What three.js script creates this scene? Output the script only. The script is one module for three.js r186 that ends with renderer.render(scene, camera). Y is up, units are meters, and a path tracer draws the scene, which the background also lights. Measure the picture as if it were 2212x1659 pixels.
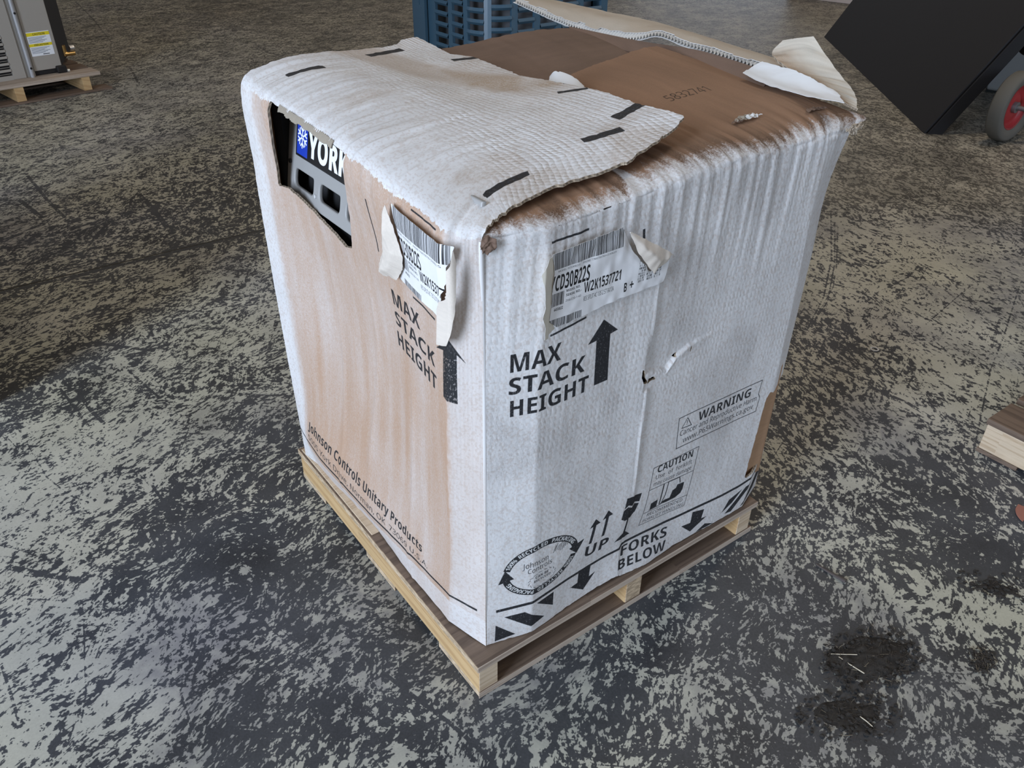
import * as THREE from 'three';
import { RoundedBoxGeometry } from 'three/addons/geometries/RoundedBoxGeometry.js';
import { mergeGeometries } from 'three/addons/utils/BufferGeometryUtils.js';
import { RectAreaLightUniformsLib } from 'three/addons/lights/RectAreaLightUniformsLib.js';

// ------------------------------------------------------------------ camera, sky, lights, exposure
// Plans are written as (x, y, h): x to the right along the carton's right-hand face, y away along its left-hand face, h up, in metres.
const V = (x, y, h) => new THREE.Vector3(x, h, -y);
const scene = new THREE.Scene();
const camera = new THREE.PerspectiveCamera(50.73, 2212 / 1659, 0.05, 60);
camera.position.copy(V(-0.4813, -0.7335, 1.2417));
camera.up.set(0.31883, 0.83358, -0.4511);
camera.lookAt(V(-0.4813 + 0.49732, -0.7335 + 0.66906, 1.2417 - 0.55229));
const renderer = new THREE.WebGLRenderer({ antialias: true });
renderer.toneMapping = THREE.LinearToneMapping;
renderer.toneMappingExposure = 1.0;
renderer.shadowMap.enabled = true;
RectAreaLightUniformsLib.init();
scene.background = new THREE.Color().setRGB(0.62, 0.72, 0.9);   // overcast sky beyond the doors
scene.backgroundIntensity = 1.4;

function areaLight(name, at, towards, w, h, color, intensity) {
  const l = new THREE.RectAreaLight(new THREE.Color().setRGB(...color), intensity, w, h);
  l.name = name; l.position.copy(at); l.lookAt(towards); l.castShadow = true; scene.add(l); return l;
}
// daylight that comes in through the open loading doors in the left, front and right walls
areaLight('door_daylight', V(-5.0, -1.0, 2.25), V(0, -1.0, 2.25), 1.8, 4.4, [0.80, 0.94, 1.16], 15.5);
areaLight('front_door_daylight', V(4.0, -7.0, 1.7), V(4.0, 0, 1.7), 4.0, 3.2, [0.80, 0.94, 1.16], 2.5);
areaLight('far_door_daylight', V(11.9, 10.3, 1.9), V(0, 10.3, 1.9), 4.0, 3.6, [0.86, 0.95, 1.12], 0.45);

// ------------------------------------------------------------------ helpers
let seedState = 20240;
function rnd() { seedState = (seedState + 0x6d2b79f5) | 0; let t = Math.imul(seedState ^ (seedState >>> 15), 1 | seedState); t = (t + Math.imul(t ^ (t >>> 7), 61 | t)) ^ t; return ((t ^ (t >>> 14)) >>> 0) / 4294967296; }
const rr = (a, b) => a + (b - a) * rnd();
const clamp = (x, a = 0, b = 1) => Math.min(b, Math.max(a, x));
const smooth = (a, b, x) => { const t = clamp((x - a) / (b - a)); return t * t * (3 - 2 * t); };
const mix = (a, b, t) => a + (b - a) * t;
const LAT = new Float32Array(65536); for (let i = 0; i < 65536; i++) LAT[i] = rnd();
function noise(x, y) {                                     // value noise, 0..1
  const ix = Math.floor(x), iy = Math.floor(y); let fx = x - ix, fy = y - iy; fx = fx * fx * (3 - 2 * fx); fy = fy * fy * (3 - 2 * fy);
  const r0 = (iy & 255) << 8, r1 = ((iy + 1) & 255) << 8, c0 = ix & 255, c1 = (ix + 1) & 255;
  const a = LAT[r0 | c0], b = LAT[r0 | c1], c = LAT[r1 | c0], d = LAT[r1 | c1];
  return a + (b - a) * fx + (c - a + (a - b - c + d) * fx) * fy;
}
function fbm(x, y, n) { let s = 0, a = 0.5, k = 0; for (let i = 0; i < n; i++) { s += a * noise(x + i * 17.3, y + i * 9.1); k += a; a *= 0.5; x *= 2.03; y *= 2.03; } return s / k; }
const toS = (l) => 255 * (l <= 0.0031308 ? 12.92 * l : 1.055 * Math.pow(l, 1 / 2.4) - 0.055);
const SRGB = new Uint8Array(4097); for (let i = 0; i <= 4096; i++) SRGB[i] = Math.round(toS(i / 4096));
const enc = (l) => SRGB[clamp(Math.round(l * 4096), 0, 4096)];
const lin = (v) => { v /= 255; return v <= 0.04045 ? v / 12.92 : Math.pow((v + 0.055) / 1.055, 2.4); };
function canvas(w, h) { const c = document.createElement('canvas'); c.width = w; c.height = h; return c; }
function fillPixels(w, h, fn) {                            // fn(x, y) -> linear rgb
  const c = canvas(w, h), g = c.getContext('2d'), im = g.createImageData(w, h), d = im.data, o = [0, 0, 0];
  for (let y = 0, i = 0; y < h; y++) for (let x = 0; x < w; x++, i += 4) { fn(x, y, o); d[i] = enc(o[0]); d[i + 1] = enc(o[1]); d[i + 2] = enc(o[2]); d[i + 3] = 255; }
  g.putImageData(im, 0, 0); return c;
}
function texOf(c, srgb = true, repeat = false) {
  const t = new THREE.CanvasTexture(c); t.colorSpace = srgb ? THREE.SRGBColorSpace : THREE.NoColorSpace; t.magFilter = THREE.LinearFilter; t.anisotropy = 8;
  t.wrapS = t.wrapT = repeat ? THREE.RepeatWrapping : THREE.ClampToEdgeWrapping; return t;
}
function bumpTex(w, h, fn, repeat = false) {               // fn -> 0..1 height
  const d = new Uint8Array(w * h * 4);
  for (let y = 0, i = 0; y < h; y++) for (let x = 0; x < w; x++, i += 4) { d[i] = d[i + 1] = d[i + 2] = clamp(fn(x, y)) * 255; d[i + 3] = 255; }
  const t = new THREE.DataTexture(d, w, h); t.magFilter = THREE.LinearFilter; t.minFilter = THREE.LinearFilter; t.wrapS = t.wrapT = repeat ? THREE.RepeatWrapping : THREE.ClampToEdgeWrapping; t.needsUpdate = true; return t;
}
function mat(rgb, rough = 0.8, extra = {}) { return new THREE.MeshStandardMaterial({ color: new THREE.Color().setRGB(...rgb), roughness: rough, ...extra }); }
const used = new Set();
function numbered(n) { let k = n, i = 1; while (used.has(k)) k = n + '_' + String(i++).padStart(3, '0'); used.add(k); return k; }
function tag(o, label, category, group) { o.userData = { ...o.userData, label, category }; if (group) o.userData.group = group; return o; }
function thing(name, label, category, at = V(0, 0, 0), turn = 0, group) {
  const o = new THREE.Group(); o.name = numbered(name); o.position.copy(at); o.rotation.y = turn; scene.add(o); return tag(o, label, category, group);
}
function put(name, geo, m, parent) {                       // one named mesh
  const o = new THREE.Mesh(Array.isArray(geo) ? mergeGeometries(geo.map((g) => g.index ? g.toNonIndexed() : g)) : geo, m); o.castShadow = o.receiveShadow = true;
  if (parent === scene) o.name = numbered(name); else { const n = new Set(parent.children.map((c) => c.name)); let k = name, i = 1; while (n.has(k)) k = name + '_' + String(i++).padStart(3, '0'); o.name = k; }
  parent.add(o); return o;
}
function struct(name, geo, m, parent = scene) { const o = put(name, geo, m, parent); if (parent === scene) o.userData.kind = 'structure'; return o; }
// boxes between plan coordinates (x0..x1, y0..y1, h0..h1)
function box(x0, x1, y0, y1, h0, h1) { return new THREE.BoxGeometry(x1 - x0, h1 - h0, y1 - y0).translate((x0 + x1) / 2, (h0 + h1) / 2, -(y0 + y1) / 2); }
function rbox(x0, x1, y0, y1, h0, h1, r = 0.004, n = 2) { return new RoundedBoxGeometry(x1 - x0, h1 - h0, y1 - y0, n, r).translate((x0 + x1) / 2, (h0 + h1) / 2, -(y0 + y1) / 2); }
function tube(pts, r, seg = 24, rad = 8) { return new THREE.TubeGeometry(new THREE.CatmullRomCurve3(pts), seg, r, rad, false); }
function cyl(r, len, at, axis = 'y', n = 20, r2 = r) { const g = new THREE.CylinderGeometry(r2, r, len, n); if (axis === 'x') g.rotateZ(Math.PI / 2); if (axis === 'z') g.rotateX(Math.PI / 2); return g.translate(at.x, at.y, at.z); }

// ------------------------------------------------------------------ floor: worn paint over concrete, cut into slabs
const DENS = [-0.48, 1.14, .25, -0.27, 1.10, .35, -0.34, 1.27, .3, -0.10, 1.10, .5, 0.09, 1.24, .6, 0.01, 0.91, .68, -0.13, 0.69, .72, -0.30, 0.67, .95, -0.44, 0.66, .5, -0.58, 0.61, .35, -0.46, 0.40, .4, -0.57, 0.42, .3, -0.58, 0.76, .4, -0.29, 0.41, .6, -0.16, 0.46, .85, -0.26, 0.26, .8, -0.04, 0.54, .65, -0.09, 0.34, .55, -0.09, 0.14, .75, -0.08, 0.07, .62, -0.19, 0.04, .65, -0.07, -0.06, .6, 0.05, -0.02, .62, 0.18, 0.01, .62, 0.32, -0.03, .66, 0.28, -0.19, .6, 0.50, -0.16, .87, 0.62, -0.18, .85, 0.55, -0.05, .75, 0.76, -0.12, .45, 0.83, -0.25, .42, 0.79, -0.37, .42, 1.05, -0.32, .8, 0.90, -0.45, .5, 0.61, -0.34, .8, 0.44, -0.41, .72, 0.56, -0.50, .78, 0.71, -0.50, .5, 0.84, -0.00, .75, 1.00, -0.01, .45, 1.04, -0.11, .7, 1.22, -0.17, .78, 1.23, -0.28, .72, 1.15, 0.09, .38, 1.16, 0.21, .8, 1.34, 0.09, .4, 1.54, 0.07, .35, 1.49, 0.26, .5, 1.53, 0.45, .62, 1.79, 0.30, .25, 1.89, 0.13, .22, 1.93, 0.47, .25, 2.40, 0.59, .16, 2.12, 0.78, .38, 2.93, 1.12, .52, 3.50, 1.12, .5, -0.27, 2.22, .62, 0.00, 2.41, .62, 0.39, 2.53, .62, 0.32, 3.29, .45, 0.14, 3.84, .42, 0.71, 3.46, .48, 0.90, 4.44, .4, 0.76, 2.98, .62, 0.99, 3.77, .52, 0.55, 2.43, .72, 0.13, 2.02, .52, -0.33, 1.93, .42, -0.18, 1.69, .62, -0.35, 1.50, .72, 0.16, 1.71, .52, 0.10, 1.49, .42, -0.13, 1.40, .42, 1.31, 6.89, .5, 2.09, 6.92, .62, 1.89, 5.40, .52, 2.58, 6.08, .52, 5.40, 4.55, .3, 5.74, 3.82, .3, 5.22, 4.95, .35];
const STROKES = [
  [0.022, 0.85, -0.8, 2.185, -0.1, 2.178, 0.5, 2.186, 1.2, 2.184],
  [0.0077, 0.80, -0.108, 0.142, -0.087, 0.063, -0.066, -0.009, -0.055, -0.063, -0.046, -0.114], [0.0069, 0.90, -0.294, 0.675, -0.294, 0.736, -0.292, 0.845, -0.295, 0.906], [0.0044, 0.80, -0.355, 0.678, -0.355, 0.728, -0.355, 0.797],
  [0.0036, 0.80, -0.499, 1.243, -0.487, 1.083, -0.458, 0.982, -0.429, 0.933], [0.0137, 0.90, -0.250, 1.671, -0.189, 1.602, -0.119, 1.520], [0.0069, 0.90, -0.381, 1.461, -0.370, 1.346, -0.360, 1.239], [0.0096, 0.85, -0.347, 1.431, -0.339, 1.311, -0.325, 1.226],
  [0.0070, 0.80, -0.212, 1.486, -0.191, 1.355, -0.175, 1.261], [0.0028, 0.90, -0.247, 1.423, -0.182, 1.343, -0.135, 1.292], [0.0133, 0.85, -0.607, 0.817, -0.557, 0.758, -0.493, 0.690], [0.0106, 0.85, -0.402, 0.215, -0.359, 0.180, -0.311, 0.138],
  [0.0029, 0.70, -0.516, 0.584, -0.551, 0.409, -0.570, 0.356], [0.0045, 0.70, -0.417, 0.312, -0.422, 0.249, -0.424, 0.219], [0.0050, 0.80, -0.660, 0.570, -0.657, 0.496, -0.655, 0.422], [0.0046, 0.70, -0.376, 0.353, -0.404, 0.303],
  [0.0050, 0.85, 2.465, 1.042, 2.078, 0.763, 1.804, 0.597, 1.575, 0.490], [0.0041, 0.80, 2.392, 0.972, 2.053, 0.732, 1.786, 0.569, 1.596, 0.493], [0.0034, 0.75, 2.361, 0.935, 2.024, 0.705, 1.889, 0.621, 1.644, 0.515], [0.0079, 0.70, 1.915, 0.603, 1.708, 0.432, 1.627, 0.384],
  [0.0081, 0.80, 2.482, 0.778, 2.514, 0.690, 2.522, 0.647], [0.0101, 0.70, 2.523, 0.940, 2.472, 0.802], [0.0192, 0.60, 2.513, 0.586, 2.672, 0.663, 2.754, 0.675, 2.813, 0.611], [0.0123, 0.60, 2.598, 0.578, 2.643, 0.548, 2.606, 0.537],
  [0.0039, 0.70, 2.266, 0.632, 2.408, 0.552, 2.508, 0.449], [0.0073, 0.60, 1.849, 0.485, 1.989, 0.509, 2.166, 0.515, 2.288, 0.545], [0.0036, 0.70, 1.908, 0.292, 2.178, 0.336, 2.302, 0.354], [0.0043, 0.60, 2.309, 0.460, 2.114, 0.222, 1.964, 0.014],
  [0.0047, 0.75, 2.460, 0.266, 2.055, 0.117, 1.806, 0.032, 1.513, -0.090, 1.347, -0.159], [0.0084, 0.70, 1.922, 0.092, 2.031, 0.134, 2.133, 0.172], [0.0126, 0.90, 1.445, 0.170, 1.457, 0.079, 1.443, -0.003], [0.0200, 0.50, 1.466, 0.198, 1.455, 0.235, 1.460, 0.276],
  [0.0187, 0.90, 1.285, 0.227, 1.277, 0.192, 1.321, 0.216], [0.0037, 0.60, 1.330, -0.056, 1.182, -0.126, 1.183, -0.137], [0.0038, 0.60, 1.369, -0.065, 1.275, -0.107], [0.0079, 0.70, 3.431, 1.635, 3.422, 1.389, 3.409, 1.182], [0.0069, 0.70, 2.908, 1.247, 2.861, 1.098, 2.868, 1.024],
  [0.0044, 0.60, 2.521, 1.116, 2.735, 0.950, 3.070, 0.612], [0.0061, 0.50, 1.149, 0.027, 1.113, -0.036, 1.118, -0.039], [0.0136, 0.70, -0.132, 3.365, -0.123, 3.014, -0.105, 2.756], [0.0194, 0.70, -0.217, 3.078, -0.179, 2.807], [0.0210, 0.70, 0.205, 2.854, 0.207, 2.660, 0.195, 2.434],
  [0.0143, 0.60, -0.070, 2.456, 0.011, 2.589, 0.028, 2.607], [0.0050, 0.70, -0.461, 1.904, -0.379, 1.935, -0.293, 1.967], [0.0087, 0.60, -0.085, 2.130, -0.099, 2.011], [0.0103, 0.50, 1.135, 8.419, 1.044, 7.310, 0.925, 6.228, 0.725, 5.439], [0.0166, 0.60, 0.813, 5.299, 0.741, 4.818],
];
const dn = []; for (let i = 0; i < DENS.length; i += 3) { const dx = DENS[i] + 0.48, dy = DENS[i + 1] + 0.73, dd = dx * dx + dy * dy + 1.5; dn.push([DENS[i], DENS[i + 1], DENS[i + 2], 1 / (0.0032 * dd)]); }
function coverGrid(x0, x1, y0, y1, n) {                    // how much of the floor keeps its dark coat, from a coarse survey
  const g = new Float32Array((n + 1) * (n + 1));
  for (let j = 0; j <= n; j++) for (let i = 0; i <= n; i++) {
    const x = x0 + (x1 - x0) * i / n, y = y0 + (y1 - y0) * j / n; let s = 1e-6 * 0.5, w = 1e-6;
    const wx = x + 0.10 * (noise(x * 4.1, y * 4.1) - 0.5), wy = y + 0.10 * (noise(x * 4.3 + 50, y * 4.3) - 0.5);
    for (const [a, b, c, k] of dn) { const e = Math.exp(-((wx - a) ** 2 + (wy - b) ** 2) * k); s += e * c; w += e; }
    const q = 0.02 / (0.02 + w); g[j * (n + 1) + i] = mix(s / w, 0.5, q);
  }
  return (u, v) => { const fx = clamp(u) * n, fy = clamp(v) * n, i = Math.min(n - 1, fx | 0), j = Math.min(n - 1, fy | 0), a = fx - i, b = fy - j, o = j * (n + 1) + i;
    return mix(mix(g[o], g[o + 1], a), mix(g[o + n + 1], g[o + n + 2], a), b); };
}
const SCRATCH = [];
for (let i = 0; i < 2600; i++) {
  const near = i < 1500, x = near ? rr(-0.9, 2.4) : rr(-1, 5), y = near ? rr(-0.8, 2.3) : rr(-0.8, 6), along = rnd() < 0.55 ? (x < 0.6 ? 0.12 : 1.35) : rr(0, 3.14), a = along + rr(-0.5, 0.5), l = rnd() < 0.1 ? rr(0.15, 0.45) : rr(0.02, 0.14), bend = rr(-0.15, 0.15);
  SCRATCH.push([rr(0.0007, 0.0022), rr(0.25, 0.75), x, y, x + Math.cos(a) * l / 2, y + Math.sin(a) * l / 2, x + Math.cos(a + bend) * l, y + Math.sin(a + bend) * l]);
}
function floorTexture(x0, x1, y0, y1, res) {
  const w = Math.min(2048, Math.round((x1 - x0) / res)), h = Math.min(2048, Math.round((y1 - y0) / res)), sx = w / (x1 - x0), sy = h / (y1 - y0);
  const mk = canvas(w, h), g = mk.getContext('2d'); g.fillStyle = '#000'; g.fillRect(0, 0, w, h); g.lineCap = 'round'; g.lineJoin = 'round';
  for (const s of [...SCRATCH, ...STROKES]) {
    g.strokeStyle = `rgba(255,255,255,${s[1]})`; g.lineWidth = Math.max(0.8, s[0] * sx); g.beginPath();
    for (let i = 2; i < s.length; i += 2) g[i === 2 ? 'moveTo' : 'lineTo']((s[i] - x0) * sx, (y1 - s[i + 1]) * sy);
    g.stroke();
  }
  const m = g.getImageData(0, 0, w, h).data, cover = coverGrid(x0, x1, y0, y1, 64);
  const detail = res < 0.0012;
  const c = fillPixels(w, h, (px, py, o) => {
    const x = x0 + (px + 0.5) / sx, y = y1 - (py + 0.5) / sy;
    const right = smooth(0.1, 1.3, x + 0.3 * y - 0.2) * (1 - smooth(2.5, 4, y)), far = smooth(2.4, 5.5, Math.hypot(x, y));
    // chips are torn along the way goods are dragged: along x on the left, along y on the right
    const q1 = 0.05 * (noise(x * 9, y * 9) - 0.5), q2 = 0.05 * (noise(x * 9 + 31, y * 9) - 0.5), w1 = 0.004 * (noise(x * 55, y * 55) - 0.5), w2 = 0.004 * (noise(x * 55, y * 55 + 61) - 0.5);
    const ux = x + 0.45 * y + q1 + w1, uy = y - 0.45 * x + q2 + w2, vx = x - 0.5 * y + q1 + w1, vy = y + 0.5 * x + q2 + w2;
    const nl = 0.20 * noise(ux * 23, uy * 35) + 0.30 * noise(ux * 65 + 3, uy * 113) + 0.30 * noise(ux * 142, uy * 236) + 0.20 * noise(ux * 338, uy * 567);
    const nr = 0.20 * noise(vx * 35 + 9, vy * 23) + 0.34 * noise(vx * 97, vy * 62 + 5) + 0.28 * noise(vx * 202, vy * 132) + 0.18 * noise(vx * 513, vy * 338);
    // long thin scratches at a few bearings
    const s1 = noise((x * 0.94 + y * 0.34) * 9, (y * 0.94 - x * 0.34) * 260), s2 = noise((x * 0.5 + y * 0.87) * 11 + 40, (y * 0.5 - x * 0.87) * 290), s3 = noise((x * 0.77 - y * 0.64) * 13 + 80, (y * 0.77 + x * 0.64) * 240);
    const streak = smooth(0.80, 0.93, Math.max(s1, s2, s3)) * smooth(0.35, 0.6, noise(x * 14 + 5, y * 14));
    let n = (mix(nl, nr, right) - 0.5) * 2.35 + 0.5;
    const D = 0.475 + 0.86 * (cover((x - x0) / (x1 - x0), (y - y0) / (y1 - y0)) - 0.5);
    const st = m[(py * w + px) * 4] / 255;
    const k = D - n + st * (0.35 + 0.5 * noise(x * 160, y * 160)) * 0.75 + streak * 0.30;
    const edge = detail ? 0.05 : 0.05 + 0.08 * far;
    let dark = smooth(-edge, edge, k);
    const film = smooth(0.45, 0.75, fbm(x * 3.1 + 40, y * 3.1, 3));         // thin grey rubber film over the bare parts
    const fine = noise(x * 420, y * 420) - 0.5, mid = fbm(x * 9, y * 9 + 30, 3) - 0.5, blue = fbm(x * 2.3 + 11, y * 2.3, 3);
    let lr = 0.50 + 0.15 * mid + 0.06 * fine, lg = lr * 0.985, lb = lr * (0.76 + 0.16 * blue);
    const fl = (0.05 + 0.30 * film) * (0.6 + 0.8 * noise(ux * 60, uy * 60)); lr *= 1 - fl; lg *= 1 - fl; lb *= 1 - fl * 0.85;
    let dr = 0.058 + 0.05 * mid + 0.016 * fine, dg = dr * (1.02 + 0.06 * blue), db = dr * (0.98 + 0.36 * blue);
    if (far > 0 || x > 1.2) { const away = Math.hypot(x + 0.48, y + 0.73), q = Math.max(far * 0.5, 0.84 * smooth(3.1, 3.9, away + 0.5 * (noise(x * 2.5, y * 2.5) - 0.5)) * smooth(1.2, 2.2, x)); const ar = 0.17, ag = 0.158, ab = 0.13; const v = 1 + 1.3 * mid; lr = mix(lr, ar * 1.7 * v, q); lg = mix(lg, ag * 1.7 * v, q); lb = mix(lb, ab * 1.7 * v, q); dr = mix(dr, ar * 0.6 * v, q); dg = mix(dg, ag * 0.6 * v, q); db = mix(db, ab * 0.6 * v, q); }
    o[0] = mix(lr, dr, dark); o[1] = mix(lg, dg, dark); o[2] = mix(lb, db, dark);
  });
  return texOf(c);
}
const floor = new THREE.Group(); floor.name = numbered('floor'); floor.userData.kind = 'structure'; scene.add(floor);
function slab(x0, x1, y0, y1, res) {
  const g = box(x0, x1, y0, y1, -0.03, 0), t = floorTexture(x0, x1, y0, y1, res);
  const top = new THREE.MeshPhysicalMaterial({ map: t, roughness: 0.52, specularIntensity: 0.6 });
  const o = put('slab', g, [concrete, concrete, top, concrete, concrete, concrete], floor); return o;
}
const concrete = mat([0.17, 0.16, 0.14], 0.85);
put('sub_floor', box(-5.2, 12.2, -7.2, 14.2, -0.2, -0.03), mat([0.03, 0.028, 0.026], 0.95), floor);
slab(-0.8, 0.7, -0.8, 0.7, 0.00075); slab(0.7, 2.2, -0.8, 0.7, 0.00075); slab(-0.8, 0.7, 0.7, 2.194, 0.00075); slab(0.7, 2.2, 0.7, 2.194, 0.002);
slab(2.2, 4.2, -0.8, 2.196, 0.0015); slab(4.2, 9.5, -0.8, 2.196, 0.004); slab(-0.8, 1.7, 2.204, 5, 0.0015); slab(1.7, 9.5, 2.204, 5, 0.004); slab(-0.8, 3.2, 5, 10, 0.003); slab(3.2, 9.5, 5, 10, 0.004);
const plainTex = texOf(fillPixels(256, 256, (x, y, o) => { const v = 0.16 + 0.14 * (fbm(x / 24, y / 24, 3) - 0.5); o[0] = v; o[1] = v * 0.96; o[2] = v * 0.86; }), true, true);
{
  const m = new THREE.MeshStandardMaterial({ map: plainTex, roughness: 0.6 });
  for (const [a, b, c, d] of [[-5.2, -0.8, -7.2, 14.2], [9.5, 12.2, -7.2, 14.2], [-0.8, 9.5, -7.2, -0.8], [-0.8, 9.5, 10, 14.2]]) put('slab', box(a, b, c, d, -0.03, 0), m, floor);
}
// ------------------------------------------------------------------ warehouse shell
const wallMat = mat([0.50, 0.47, 0.42], 0.85), ceilMat = mat([0.42, 0.38, 0.33], 0.9), doorTrim = mat([0.2, 0.2, 0.21], 0.6);
struct('wall_left', [box(-5.3, -5.1, -7.3, -2.0, 0, 5.5), box(-5.3, -5.1, -0.1, 14.3, 0, 5.5), box(-5.3, -5.1, -2.0, -0.1, 4.6, 5.5)], wallMat);
struct('trim_1', [box(-5.1, -5.02, -2.15, -2.0, 0, 4.7), box(-5.1, -5.02, -0.1, 0.05, 0, 4.7), box(-5.1, -5.02, -2.0, -0.1, 4.6, 4.75)], doorTrim);
struct('wall_right', [box(12.1, 12.3, -7.3, 8.2, 0, 5.5), box(12.1, 12.3, 12.4, 14.3, 0, 5.5), box(12.1, 12.3, 8.2, 12.4, 3.8, 5.5)], wallMat);
struct('trim_2', [box(12.0, 12.1, 8.05, 8.2, 0, 3.9), box(12.0, 12.1, 12.4, 12.55, 0, 3.9), box(12.0, 12.1, 8.2, 12.4, 3.8, 3.95)], doorTrim);
struct('wall_front', [box(-5.1, 1.9, -7.3, -7.1, 0, 5.5), box(6.1, 12.1, -7.3, -7.1, 0, 5.5), box(1.9, 6.1, -7.3, -7.1, 3.45, 5.5)], wallMat);
struct('trim_3', [box(1.75, 1.9, -7.1, -7.02, 0, 3.5), box(6.1, 6.25, -7.1, -7.02, 0, 3.5), box(1.9, 6.1, -7.1, -7.02, 3.45, 3.6)], doorTrim);
struct('wall_back', box(-5.1, 12.1, 14.1, 14.3, 0, 5.5), wallMat);
struct('ceiling', box(-5.3, 12.3, -7.3, 14.3, 5.5, 5.7), ceilMat);
// high-bay fittings: a steel tray, a glowing diffuser and the light it sheds
{
  const tray = mat([0.6, 0.6, 0.6], 0.5), glow = new THREE.MeshStandardMaterial({ color: 0xffffff, emissive: new THREE.Color().setRGB(1, 0.84, 0.64), emissiveIntensity: 2.5 });
  const FITTINGS = [[3.3, 0.9, 36, 'over the floor just right of the carton'], [-2.4, -3.2, 8, 'nearest the loading door'], [8.2, -2.5, 26, 'over the far right corner'], [-2.4, 6.0, 16, 'over the far left floor'], [2.6, 6.6, 22, 'over the middle of the far floor'], [8.2, 6.0, 26, 'nearest the far door']];
  for (const [x, y, LAMP, where] of FITTINGS) {
    const t = thing('ceiling_light', 'warm high-bay ceiling light ' + where, 'ceiling light', V(x, y, 4.9));
    put('tray', [box(-0.62, 0.62, -0.22, 0.22, 0, 0.06), box(-0.5, -0.47, -0.02, 0.02, 0.06, 0.6), box(0.47, 0.5, -0.02, 0.02, 0.06, 0.6)], tray, t);
    put('diffuser', box(-0.58, 0.58, -0.19, 0.19, -0.012, 0), glow, t);
    const l = new THREE.RectAreaLight(new THREE.Color().setRGB(1, 0.82, 0.62), LAMP, 1.16, 0.38); l.name = 'lamp_light'; l.position.set(x, 4.88, -y); l.rotation.x = -Math.PI / 2; l.castShadow = true; scene.add(l);
  }
}

// ------------------------------------------------------------------ carton
// A sheet of board as a smooth surface through a net of points (x to the right along the front face, y away along the left face, h up, metres).
function knots(K, u) { let i = 0; while (i < K.length - 2 && u > K[i + 1]) i++; return i; }
function makePatch(sK, tK, nets, sharpS = [], sharpT = []) {
  const n = sK.length, m = tK.length;
  const slope = (K, f, i, sharp, side) => {
    const L = K.length;
    if (i === 0) return (f(1) - f(0)) / (K[1] - K[0]);
    if (i === L - 1) return (f(L - 1) - f(L - 2)) / (K[L - 1] - K[L - 2]);
    const a = (f(i) - f(i - 1)) / (K[i] - K[i - 1]), b = (f(i + 1) - f(i)) / (K[i + 1] - K[i]);
    if (sharp.includes(i)) return side < 0 ? a : b;
    const h0 = K[i] - K[i - 1], h1 = K[i + 1] - K[i];
    return (a * h1 + b * h0) / (h0 + h1);
  };
  const curve = (K, f, u, sharp) => {
    const i = knots(K, u), h = K[i + 1] - K[i], x = (u - K[i]) / h;
    if (x < 0 || x > 1) { const e = x < 0 ? i : i + 1; return f(e) + slope(K, f, e, sharp, x < 0 ? 1 : -1) * (u - K[e]); }
    const d0 = slope(K, f, i, sharp, 1) * h, d1 = slope(K, f, i + 1, sharp, -1) * h, x2 = x * x, x3 = x2 * x;
    return (2 * x3 - 3 * x2 + 1) * f(i) + (x3 - 2 * x2 + x) * d0 + (-2 * x3 + 3 * x2) * f(i + 1) + (x3 - x2) * d1;
  };
  return (s, t) => [0, 1, 2].map((c) => curve(tK, (j) => curve(sK, (i) => nets[c][j][i], s, sharpS), t, sharpT));
}
const LEFT_S = [0, 0.06, 0.23, 0.4, 0.55, 0.635, 0.69], LEFT_T = [0, 0.075, 0.16, 0.36, 0.53, 0.66, 0.77, 0.815, 0.87, 0.96, 1.06, 1.17];
const leftNet = {
  x: [[.037, .012, .014, .020, .014, .011, .003], [.037, .009, .003, -.006, -.008, -.004, .002], [.037, .007, .012, .014, .01, .004, .001], [.037, .004, .028, .04, .03, .004, -.002], [.037, .003, .028, .036, .028, .003, -.003], [.036, .003, .014, .018, .014, .003, -.003],
    [.036, .006, .004, .004, .004, .003, .001], [.046, .034, .03, .03, .03, .03, .02], [.07, .09, .09, .09, .09, .09, .085], [.15, .18, .18, .18, .18, .18, .18], [.26, .28, .28, .28, .28, .285, .285], [.39, .39, .39, .39, .385, .38, .375]],
  y: [[.03, .112, .255, .4, .56, .655, .7], [.03, .1, .252, .41, .565, .655, .7], [.029, .088, .25, .42, .57, .655, .7], [.029, .076, .25, .42, .57, .655, .7], [.029, .069, .25, .42, .57, .655, .7], [.029, .058, .25, .42, .57, .655, .7],
    [.029, .06, .25, .42, .57, .655, .705], [.034, .075, .25, .42, .57, .655, .705], [.042, .1, .25, .42, .57, .655, .705], [.046, .1, .25, .42, .57, .655, .705], [.042, .1, .25, .42, .57, .655, .705], [.04, .1, .25, .42, .57, .655, .705]],
  h: [[.086, .088, .088, .088, .088, .088, .088], [.163, .163, .163, .163, .163, .163, .163], [.25, .25, .25, .25, .25, .25, .25], [.45, .45, .45, .45, .45, .45, .45], [.62, .62, .62, .62, .62, .62, .62], [.75, .75, .752, .755, .757, .758, .76],
    [.846, .852, .872, .886, .893, .898, .902], [.858, .866, .888, .902, .908, .912, .917], [.868, .877, .9, .913, .922, .925, .929], [.881, .89, .908, .916, .922, .925, .928], [.893, .902, .914, .912, .915, .92, .925], [.91, .922, .926, .921, .918, .92, .926]],
};
const RIGHT_S = [0, 0.085, 0.22, 0.36, 0.52, 0.65, 0.71], RIGHT_T = [0, 0.075, 0.16, 0.36, 0.53, 0.68, 0.765, 0.8, 0.865, 0.955, 1.065, 1.195];
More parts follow.
